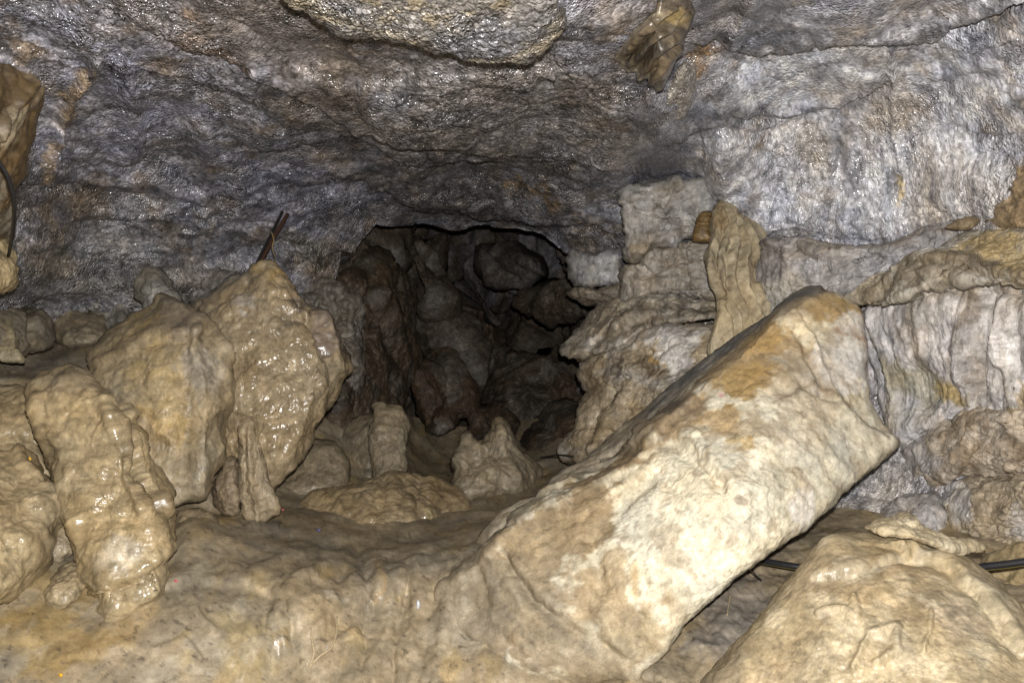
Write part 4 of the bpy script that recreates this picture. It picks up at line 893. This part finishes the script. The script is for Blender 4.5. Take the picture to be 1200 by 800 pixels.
rock('boulder', [(224, 357), (250, 343), (277, 324), (294, 309), (317, 307), (338, 321), (358, 344), (375, 365), (392, 388), (400, 412), (405, 432), (388, 470), (371, 498), (358, 527), (340, 550), (321, 571), (300, 598), (270, 606), (255, 560), (250, 470), (240, 400)],
     [(250, 358, 4.42), (310, 315, 4.45), (390, 430, 4.32), (280, 430, 4.22), (330, 540, 4.1), (275, 590, 4.15)], bevel=[([(338, 310), (358, 360), (374, 420), (362, 480), (335, 560)], 0.007), ([(236, 400), (246, 368), (280, 330), (296, 300)], 0.014)], roll=0.2, thick=0.6, power=7, center=(322, 440), step=1.7, macro=FM,
     micro=[('fbm', 8, 0.010, 251), ('facet', 6, 0.012, 255), ('lump', (9, 9, 6), 0.014, 252), ('lump', (20, 20, 11), 0.009, 253), ('fine', 50, 0.002, 254)],
     feats=[('s', [(280, 322), (250, 350), (232, 368), (240, 385)], 10, -0.05), ('r', [(330, 345), (350, 345), (365, 360)], 6, -0.04), ('r', [(325, 372), (350, 372), (370, 385)], 6, -0.04), ('r', [(375, 370), (385, 400), (398, 430)], 6, 0.04), ('r', [(368, 390), (380, 415), (385, 440)], 4, -0.04)],
     base=(0.36, 0.28, 0.175), layers=[('n', 3, 0, .5, (0.27, 0.21, 0.135), 0.6, 1), ('l', [(225, 358), (250, 345), (278, 325), (290, 312)], 13, (0.19, 0.18, 0.165), 0.9), ('b', 310, 318, 24, 14, 0, (0.44, 0.31, 0.13), 0.8), ('b', 280, 367, 10, 16, 0, (0.58, 0.53, 0.46), 0.7), ('b', 355, 350, 22, 10, 25, (0.12, 0.095, 0.075), 0.8), ('b', 345, 375, 30, 7, 15, (0.14, 0.11, 0.085), 0.7), ('b', 378, 395, 14, 40, -20, (0.20, 0.16, 0.15), 0.7), ('n', 8, .15, .5, (0.46, 0.37, 0.24), 0.5, 2), ('b', 335, 450, 80, 110, 0, 0.95, 0.9)],
     wet=0.7, mat=M_WET, label='knobbly wet boulder with a pointed top below the rusty bar', cat='boulder')
rock('rock_shard', [(281, 494), (296, 488), (303, 512), (312, 545), (322, 580), (328, 602), (305, 610), (285, 606), (280, 560), (278, 520)], [(290, 500, 4.0), (320, 600, 4.0), (285, 600, 3.97)], roll=0.06, thick=0.15, power=8, step=1.6, macro=[('fbm', 4, 0.02, 261)], micro=Rm, feats=[('r', [(290, 500), (298, 560), (305, 600)], 4, 0.03)],
     base=(0.35, 0.28, 0.185), wet=0.3, label='narrow upright shard of rock leaning on the knobbly wet boulder', cat='rock')
rock('rock_shard', [(252, 560), (262, 540), (276, 535), (280, 570), (284, 604), (262, 606), (248, 590)], [(262, 560, 4.02), (280, 600, 3.97), (255, 600, 3.98)], roll=0.1, thick=0.15, power=3, step=1.6, macro=[('fbm', 4, 0.02, 262)], micro=Rm, base=(0.27, 0.21, 0.14), wet=0.3, label='low brown shard wedged between the two tall left boulders', cat='rock')
# far left edge boulder
rock('boulder', [(-50, 255), (-5, 265), (8, 280), (22, 298), (26, 318), (18, 336), (0, 346), (-60, 350)], [(0, 280, 3.55), (22, 315, 3.6), (0, 340, 3.5), (-40, 300, 3.2)], roll=0.12, thick=0.35, power=4, step=1.6, center=(-8, 310), macro=[('fbm', 4, 0.03, 271)], micro=Rm, feats=[('r', [(0, 285), (15, 305), (22, 320)], 5, 0.02)],
     base=(0.42, 0.33, 0.19), layers=[('n', 6, 0, .4, (0.30, 0.23, 0.13), 0.6, 1), ('b', 14, 330, 16, 10, 0, (0.50, 0.42, 0.28), 0.7)], wet=0.25, label='tan rock poking in from the left edge below the black hose', cat='rock')
rock('boulder', [(-60, 350), (0, 345), (30, 352), (55, 362), (64, 380), (60, 405), (30, 415), (0, 420), (-60, 430)], [(0, 370, 4.3), (55, 375, 4.5), (30, 410, 4.25), (-50, 390, 4.0)], roll=0.2, thick=0.4, power=3, macro=FM, micro=Rm, feats=[('r', [(10, 350), (35, 362), (40, 400)], 4, -0.04)], base=(0.26, 0.22, 0.16), layers=[('n', (8, 8, 2), 0, .4, (0.20, 0.165, 0.12), 0.6, 1)], wet=0.35, label='dull brown boulder on the mud bank at the left edge', cat='boulder')
rock('rock_shard', [(-10, 395), (5, 372), (14, 376), (22, 405), (27, 424), (5, 424), (-10, 420)], [(8, 390, 4.2), (20, 420, 4.1), (0, 420, 4.1)], roll=0.08, thick=0.12, power=3, step=1.6, micro=Rm, base=(0.36, 0.30, 0.19), wet=0.2, label='small pale upright stone in front of the dull brown left edge boulder', cat='rock')
rock('boulder', [(60, 395), (62, 372), (80, 362), (100, 368), (120, 372), (128, 395), (110, 405), (80, 408)], [(70, 380, 4.85), (115, 380, 4.85), (90, 405, 4.7)], roll=0.15, thick=0.35, power=3, macro=FM, micro=Rm, base=(0.26, 0.21, 0.14), wet=0.3, label='small brown boulder at the back of the mud bank on the left', cat='boulder')
# front left flowstone boulder
rock('boulder', [(35, 452), (51, 437), (81, 430), (111, 447), (130, 467), (149, 492), (169, 510), (174, 532), (192, 556), (204, 577), (196, 611), (196, 641), (197, 675), (191, 699), (172, 716), (148, 727), (125, 737), (120, 712), (116, 689), (105, 658), (89, 628), (81, 597), (69, 564), (62, 530), (44, 490)],
     [(50, 450, 3.42), (110, 450, 3.40), (75, 560, 3.2), (190, 600, 3.15), (130, 725, 2.95), (190, 690, 3.0)], bevel=[([(100, 425), (122, 480), (148, 545), (170, 600), (184, 660), (186, 720)], 0.007)], roll=0.16, thick=0.5, power=8, center=(128, 590), step=1.7, macro=[('fbm', 2.5, 0.04, 281)],
     micro=[('fbm', 7, 0.010, 282), ('facet', (6, 6, 5), 0.014, 287), ('lump', (7, 7, 5), 0.008, 283), ('ridge', (7, 7, 30), 0.007, 284), ('fine', 50, 0.0015, 285)],
     feats=[('r', [(45, 455), (62, 525), (82, 595), (108, 660), (120, 710)], 5, 0.03), ('r', [(120, 470), (135, 510), (150, 560), (168, 600)], 5, 0.04), ('r', [(128, 470), (145, 510), (160, 560), (178, 600)], 4, -0.05), ('r', [(140, 480), (158, 520), (172, 560), (185, 600)], 5, 0.05), ('r', [(150, 500), (168, 545), (180, 580)], 3, -0.04), ('s', [(135, 685), (160, 675), (185, 655), (196, 640)], 12, 0.05), ('b', [(150, 650)], (30, 40), 0.03), ('b', [(105, 580)], (24, 22), 0.03), ('b', [(115, 545)], (26, 20), 0.025)],
     base=(0.42, 0.325, 0.19), layers=[('n', (4, 4, 7), 0, .5, (0.32, 0.245, 0.14), 0.6, 1), ('n', (6, 6, 18), .1, .45, (0.52, 0.42, 0.26), 0.6, 2), ('b', 150, 650, 24, 28, 0, (0.50, 0.43, 0.32), 0.85), ('l', [(120, 455), (135, 500), (155, 550), (172, 590)], 8, (0.19, 0.14, 0.085), 0.75), ('b', 85, 450, 50, 16, 10, (0.27, 0.21, 0.14), 0.6), ('l', [(45, 460), (62, 525), (82, 595)], 4, (0.28, 0.21, 0.12), 0.6), ('b', 125, 570, 60, 110, 15, 0.95, 0.9), ('b', 150, 650, 24, 28, 0, 0.25, 0.9)],
     wet=0.7, mat=M_WET, label='tall glossy flowstone boulder standing in the left foreground', cat='boulder')
rock('boulder', [(-60, 440), (0, 448), (35, 455), (48, 490), (62, 530), (70, 565), (60, 600), (0, 610), (-60, 600)], [(0, 460, 3.7), (40, 490, 3.55), (55, 560, 3.45), (0, 560, 3.5), (-50, 500, 3.3)], roll=0.2, thick=0.4, power=4, center=(5, 525), macro=FM, micro=wetm, feats=[('r', [(0, 520), (30, 515), (60, 535)], 8, -0.04)],
     base=(0.38, 0.295, 0.175), layers=[('n', 3, 0, .5, (0.30, 0.235, 0.145), 0.6, 1), ('n', 5, .1, .5, (0.47, 0.38, 0.24), 0.5, 2)], wet=0.5, mat=M_ROCK, label='pale tan boulder behind the glossy flowstone boulder at the left edge', cat='boulder')
rock('boulder', [(-60, 520), (0, 529), (28, 533), (55, 560), (76, 583), (83, 596), (67, 618), (58, 645), (20, 650), (-60, 640)], [(0, 540, 3.25), (50, 570, 3.2), (75, 600, 3.2), (30, 620, 3.05), (-40, 580, 2.9)], roll=0.18, thick=0.4, power=4, center=(20, 590), macro=[('fbm', 3, 0.03, 291)], micro=wetm, feats=[('r', [(20, 535), (50, 565), (75, 590)], 5, 0.03)],
     base=(0.40, 0.31, 0.185), layers=[('n', 4, 0, .5, (0.31, 0.24, 0.145), 0.6, 1), ('n', 7, .1, .5, (0.50, 0.41, 0.26), 0.5, 2), ('b', 20, 580, 60, 40, 0, 0.9, 0.8)], wet=0.5, mat=M_WET, label='rounded wet boulder at the left edge, upper one of two', cat='boulder')
rock('boulder', [(-60, 585), (0, 590), (15, 597), (40, 618), (55, 640), (55, 655), (40, 675), (20, 695), (0, 702), (-60, 710)], [(0, 600, 3.0), (45, 635, 3.0), (20, 680, 2.9), (-40, 650, 2.75)], roll=0.16, thick=0.4, power=3.5, center=(5, 645), macro=[('fbm', 3, 0.03, 292)], micro=wetm,
     base=(0.43, 0.34, 0.20), layers=[('n', 4, 0, .5, (0.35, 0.27, 0.16), 0.6, 1), ('n', 7, .1, .5, (0.52, 0.42, 0.27), 0.5, 2), ('b', 10, 620, 40, 26, 0, 0.95, 0.8)], wet=0.4, mat=M_WET, label='rounded wet boulder at the left edge, lower one of two', cat='boulder')
rock('stone', [(64, 622), (74, 612), (84, 614), (92, 635), (86, 648), (70, 655), (57, 653), (60, 638)], [(70, 630, 3.28), (88, 640, 3.28), (65, 650, 3.22)], roll=0.08, thick=0.2, power=3, step=1.3, macro=[('fbm', 5, 0.02, 293)], micro=Rm, base=(0.36, 0.29, 0.19), wet=0.4, label='small grey tan stone wedged beside the glossy flowstone boulder', cat='stone')
rock('stone', [(72, 668), (85, 655), (102, 655), (108, 672), (98, 690), (76, 712), (55, 708), (52, 695)], [(80, 665, 3.15), (100, 670, 3.15), (65, 705, 3.0)], roll=0.08, thick=0.2, power=3, step=1.3, macro=[('fbm', 5, 0.02, 294)], micro=Rm, base=(0.39, 0.31, 0.19), wet=0.35, label='angular tan stone under the foot of the glossy flowstone boulder', cat='stone')
# middle ground
rock('boulder', [(345, 607), (365, 582), (400, 572), (430, 565), (455, 556), (485, 553), (508, 560), (532, 573), (550, 590), (548, 602), (530, 615), (500, 624), (440, 626), (400, 624), (360, 618)],
     [(370, 590, 4.55), (460, 570, 4.65), (540, 590, 4.75), (460, 610, 4.4), (380, 615, 4.4)], roll=0.15, thick=0.4, power=3, center=(455, 592), step=1.6, macro=[('fbm', 3, 0.03, 301)], micro=[('fbm', 8, 0.012, 302), ('lump', (6, 6, 4), 0.022, 303), ('fine', 50, 0.0015, 304)],
     feats=[('r', [(445, 565), (448, 590), (440, 612)], 5, -0.02), ('r', [(470, 570), (470, 610)], 5, -0.01), ('r', [(495, 570), (488, 600), (500, 615)], 5, -0.02), ('r', [(510, 560), (535, 580), (545, 600)], 7, 0.02), ('r', [(500, 575), (525, 590), (530, 605)], 4, -0.02)],
     base=(0.34, 0.26, 0.155), layers=[('n', 4, 0, .5, (0.24, 0.185, 0.115), 0.6, 1), ('b', 510, 603, 16, 18, 0, (0.45, 0.36, 0.19), 0.8), ('b', 525, 575, 30, 14, 40, (0.20, 0.145, 0.08), 0.7)], wet=1.25, mat=M_WET, label='low wet brown boulder lying in the mud in mid ground', cat='boulder')
rock('boulder', [(530, 566), (537, 530), (545, 507), (552, 505), (560, 513), (585, 497), (600, 503), (612, 518), (625, 535), (632, 552), (626, 572), (600, 584), (545, 584)], [(545, 520, 5.3), (590, 505, 5.35), (625, 550, 5.4), (575, 570, 5.1)], roll=0.2, thick=0.4, power=4, step=1.6, macro=[('fbm', 3, 0.04, 311), ('facet', 4, 0.03, 312)], micro=Rm,
     feats=[('r', [(585, 500), (595, 530), (600, 560)], 6, 0.04), ('r', [(545, 510), (540, 545)], 5, 0.04)], base=(0.29, 0.24, 0.165), layers=[('n', 4, 0, .5, (0.22, 0.18, 0.125), 0.6, 1), ('b', 595, 512, 14, 12, 0, (0.40, 0.34, 0.25), 0.7)], wet=0.3, label='pale pointed rock standing at the mouth of the dark passage', cat='rock')
rock('rock_post', [(434, 480), (440, 470), (462, 471), (474, 478), (478, 500), (476, 540), (474, 566), (450, 575), (436, 570)], [(440, 480, 5.5), (472, 490, 5.5), (455, 560, 5.3)], roll=0.12, thick=0.3, power=4, step=1.6, macro=[('fbm', 4, 0.03, 321)], micro=Rm, base=(0.29, 0.24, 0.165), layers=[('n', 6, 0, .5, (0.22, 0.175, 0.115), 0.6, 1)], wet=0.3, label='stubby upright rock post left of the dark passage', cat='rock')
rock('boulder', [(395, 520), (405, 495), (425, 488), (440, 492), (440, 570), (410, 575), (395, 560)], [(405, 510, 5.7), (435, 500, 5.65), (420, 560, 5.45)], roll=0.15, thick=0.3, power=3, macro=FM, micro=Rm, base=(0.24, 0.20, 0.14), wet=0.3, label='blocky brown boulder just left of the upright rock post', cat='boulder')
rock('boulder', [(325, 565), (343, 532), (368, 514), (392, 518), (408, 538), (410, 565), (385, 582), (330, 588)], [(340, 550, 5.0), (380, 525, 5.1), (400, 570, 4.95), (340, 580, 4.85)], roll=0.15, thick=0.35, power=3, macro=FM, micro=Rm, base=(0.27, 0.22, 0.145), layers=[('n', 5, 0, .5, (0.21, 0.17, 0.115), 0.6, 1)], wet=0.4, label='rounded brown boulder low behind the knobbly wet boulder', cat='boulder')
rock('boulder', [(205, 660), (200, 620), (210, 598), (240, 598), (258, 615), (255, 650), (240, 668)], [(215, 615, 3.75), (250, 620, 3.75), (230, 660, 3.65)], roll=0.12, thick=0.3, power=3, macro=FM, micro=Rm, base=(0.29, 0.225, 0.14), layers=[('n', 5, 0, .5, (0.24, 0.19, 0.125), 0.6, 1)], wet=0.3, label='muddy low boulder right of the glossy flowstone boulder', cat='boulder')

# ------------------------------------------------------------------ man-made bits
def tube(name, pts, rad, mat, parent=None, seg=10, sub=8, taper=None, **kw):
    p = np.array(pts, float)
    out = []
    m = len(p)
    for i in range(m - 1):
        a, b, c, d = p[max(i - 1, 0)], p[i], p[i + 1], p[min(i + 2, m - 1)]
        for t in np.linspace(0, 1, sub, endpoint=False):
            out.append(0.5 * (2 * b + (c - a) * t + (2 * a - 5 * b + 4 * c - d) * t * t + (3 * b - a - 3 * c + d) * t ** 3))
    out.append(p[-1]); q = np.array(out)
    tg = np.gradient(q, axis=0); tg /= np.linalg.norm(tg, axis=1)[:, None]
    up = np.array([0.31, -0.8, 0.5])
    s = np.cross(tg, up); s /= np.linalg.norm(s, axis=1)[:, None]
    v = np.cross(s, tg)
    ang = np.linspace(0, 2 * math.pi, seg, endpoint=False)
    r = np.full(len(q), rad) if taper is None else np.linspace(rad, taper, len(q))
    co = (q[:, None] + r[:, None, None] * (np.cos(ang)[None, :, None] * s[:, None] + np.sin(ang)[None, :, None] * v[:, None])).reshape(-1, 3)
    n = len(q)
    idx = np.arange(n * seg).reshape(n, seg); nx = np.roll(idx, -1, 1)
    quads = np.stack([idx[:-1], nx[:-1], nx[1:], idx[1:]], -1).reshape(-1, 4)
    co = np.vstack([co, q[:1], q[-1:]])
    tris = np.vstack([np.stack([np.full(seg, n * seg), nx[0], idx[0]], 1), np.stack([np.full(seg, n * seg + 1), idx[-1], nx[-1]], 1)])
    me = make_mesh(name, co, quads, tris)
    me.polygons.foreach_set('use_smooth', np.ones(len(me.polygons), bool))
    me.materials.append(mat); me.update()
    return link(name, me, parent, **kw)

M_RUBBER = plain_material('black_rubber', (0.02, 0.02, 0.022), 0.4, 0, 40, 0.4)
M_YELLOW = plain_material('yellow_stripe', (0.16, 0.13, 0.03), 0.5)
M_RUST = plain_material('rusty_iron', (0.06, 0.026, 0.014), 0.8, 0.2, 90, 0.6, 0.6)
M_DIRON = plain_material('dark_iron', (0.02, 0.017, 0.015), 0.7, 0.3, 80, 0.4, 0.5)
M_STRING = plain_material('jute_string', (0.28, 0.20, 0.09), 0.9)
M_PINK = plain_material('pink_plastic', (0.65, 0.12, 0.16), 0.5)
M_ORANGE = plain_material('yellow_plastic', (0.80, 0.42, 0.02), 0.45)
M_BLUE = plain_material('blue_plastic', (0.08, 0.10, 0.30), 0.4)
M_WOOD = plain_material('pale_wood', (0.42, 0.33, 0.20), 0.7, 0, 120, 0.4, 0.4)
M_PEB = plain_material('white_pebble', (0.62, 0.62, 0.64), 0.35, 0, 50, 0.15, 0.3)

tube('hose', [P(-60, 150, 2.75), P(-20, 172, 2.88), P(0, 192, 2.95), P(11, 212, 3.0), P(17, 240, 3.1), P(15, 270, 3.3), P(10, 300, 3.6)], 0.0072, M_RUBBER, label='black hose curving down the rock at the left edge', cat='hose')
cb = bpy.data.objects.new('cable', None); COL.objects.link(cb); cb.location = (0, 0, 0)
cb['label'] = 'black cable with a yellow stripe running behind the leaning slab and the bottom right boulder'; cb['category'] = 'cable'
cpts = [P(820, 640, 3.75), P(870, 652, 3.55), P(895, 657, 3.4), P(930, 663, 3.3), P(990, 672, 3.2), P(1080, 672, 3.0), P(1150, 664, 2.85), P(1205, 657, 2.75), P(1300, 640, 2.6)]
tube('sheath', cpts, 0.0135, M_RUBBER, cb)
off = np.array([0, -0.003, -0.0115])
tube('stripe', [tuple(np.array(p) + off) for p in cpts], 0.0032, M_YELLOW, cb)
tube('wire', [P(868, 664, 3.2), P(880, 668, 3.3), P(888, 676, 3.35), P(892, 679, 3.3)], 0.003, M_RUBBER, label='thin black wire curling out under the leaning slab', cat='wire')
rb = bpy.data.objects.new('iron_bar', None); COL.objects.link(rb); rb.location = (0, 0, 0)
rb['label'] = 'pair of rusty iron rods sticking up behind the pointed wet boulder'; rb['category'] = 'iron bar'
tube('rod', [P(303, 312, 4.78), P(320, 280, 4.92), P(337, 251, 5.05)], 0.012, M_RUST, rb)
tube('rod', [P(299, 312, 4.82), P(315, 280, 4.96), P(331, 248, 5.1)], 0.009, M_DIRON, rb)
tube('string', [P(318, 272, 4.88), P(321, 281, 4.84), P(319, 290, 4.82), P(322, 300, 4.76), P(322, 308, 4.6)], 0.004, M_STRING, label='thread of frayed string hanging from the rusty rods', cat='string')

for root, base in ((rb, P(303, 312, 4.8)), (cb, P(895, 657, 3.4))):      # origin at the foot of the thing
    root.location = base
    for ch in scene.objects:
        if ch.parent == root:
            ch.location = (-base[0], -base[1], -base[2])
bpy.context.view_layer.update()
DG = bpy.context.evaluated_depsgraph_get()
def surf(px_, py_, d, lift=0.0):
    """the spot on the mud or rock seen near that pixel, lifted a little towards the viewer"""
    from mathutils import Vector
    v = Vector(((px_ - 600.0) / F, 1.0, (400.0 - py_) / F)).normalized()
    hit, loc, nrm, _, ob, _ = scene.ray_cast(DG, Vector((0, 0, CAM_H)), v)
    if not hit:
        return np.array(P(px_, py_, d))
    return np.array(loc - v * lift)

def chip(name, px_, py_, d, size, mat, seed, label, cat):
    r = random.Random(seed)
    c = surf(px_, py_, d, 0.002)
    n = 9
    ring = [np.array([math.cos(2 * math.pi * k / n) * size[0] * r.uniform(.6, 1.1), -0.004 * math.sin(k), math.sin(2 * math.pi * k / n) * size[1] * r.uniform(.6, 1.1)]) for k in range(n)]
    co = []
    for s, y in ((0.6, -size[2]), (1.0, 0.0), (0.7, size[2])):
        for p in ring:
            co.append(c + p * s + np.array([0, y + r.uniform(-.2, .2) * size[2], 0]))
    co += [c + np.array([0, -size[2] * 1.2, 0]), c + np.array([0, size[2] * 1.2, 0])]
    quads = []
    for a in (0, 1):
        for k in range(n):
            quads.append([a * n + k, a * n + (k + 1) % n, (a + 1) * n + (k + 1) % n, (a + 1) * n + k])
    tris = [[3 * n, (k + 1) % n, k] for k in range(n)] + [[3 * n + 1, 2 * n + k, 2 * n + (k + 1) % n] for k in range(n)]
    me = make_mesh(name, np.array(co), np.array(quads), np.array(tris))
    me.polygons.foreach_set('use_smooth', np.ones(len(me.polygons), bool))
    me.materials.append(mat); me.update()
    return link(name, me, None, label, cat)

chip('plastic_scrap', 206, 680, 3.55, (0.010, 0.008, 0.004), M_PINK, 1, 'tiny pink scrap on the mud beside the glossy flowstone boulder', 'litter')
chip('plastic_scrap', 331, 597, 4.25, (0.012, 0.008, 0.004), M_PINK, 2, 'tiny red scrap at the foot of the narrow rock shard', 'litter')
chip('plastic_scrap', 71, 790, 2.92, (0.011, 0.009, 0.004), M_ORANGE, 3, 'tiny yellow scrap on the mud in the bottom left corner', 'litter')
chip('plastic_scrap', 35, 537, 3.12, (0.009, 0.010, 0.004), M_ORANGE, 4, 'tiny yellow scrap on the wet boulder at the left edge', 'litter')
chip('plastic_scrap', 373, 621, 4.3, (0.016, 0.007, 0.005), M_BLUE, 5, 'tiny dark blue scrap under the low wet brown boulder', 'litter')
chip('pebble', 490, 708, 3.45, (0.012, 0.024, 0.012), M_PEB, 6, 'white shiny pebble in the mud left of the leaning slab', 'pebble')
def on_mud(pts, lift):
    return [surf(x, y, 3.0, l) for (x, y), l in zip(pts, lift)]
tube('twig', on_mud([(363, 779), (368, 765), (366, 752), (364, 735)], (0.0, 0.02, 0.03, 0.02)), 0.005, M_WOOD, taper=0.003, label='pale upright twig stuck in the foreground mud', cat='twig')
tube('twig', on_mud([(362, 781), (375, 768), (388, 758), (394, 742), (395, 722)], (0.0, 0.015, 0.02, 0.03, 0.015)), 0.006, M_WOOD, taper=0.003, label='pale bent twig curving up beside the upright twig', cat='twig')
tube('stick', on_mud([(634, 536), (655, 533), (672, 535)], (0.01, 0.02, 0.01)), 0.006, M_DIRON, label='thin dark stick lying behind the leaning slab', cat='stick')
tube('straw', on_mud([(852, 720), (854, 708), (856, 696)], (0.004, 0.01, 0.006)), 0.003, M_WOOD, label='thin straw on the grey mud between slab and boulder', cat='straw')
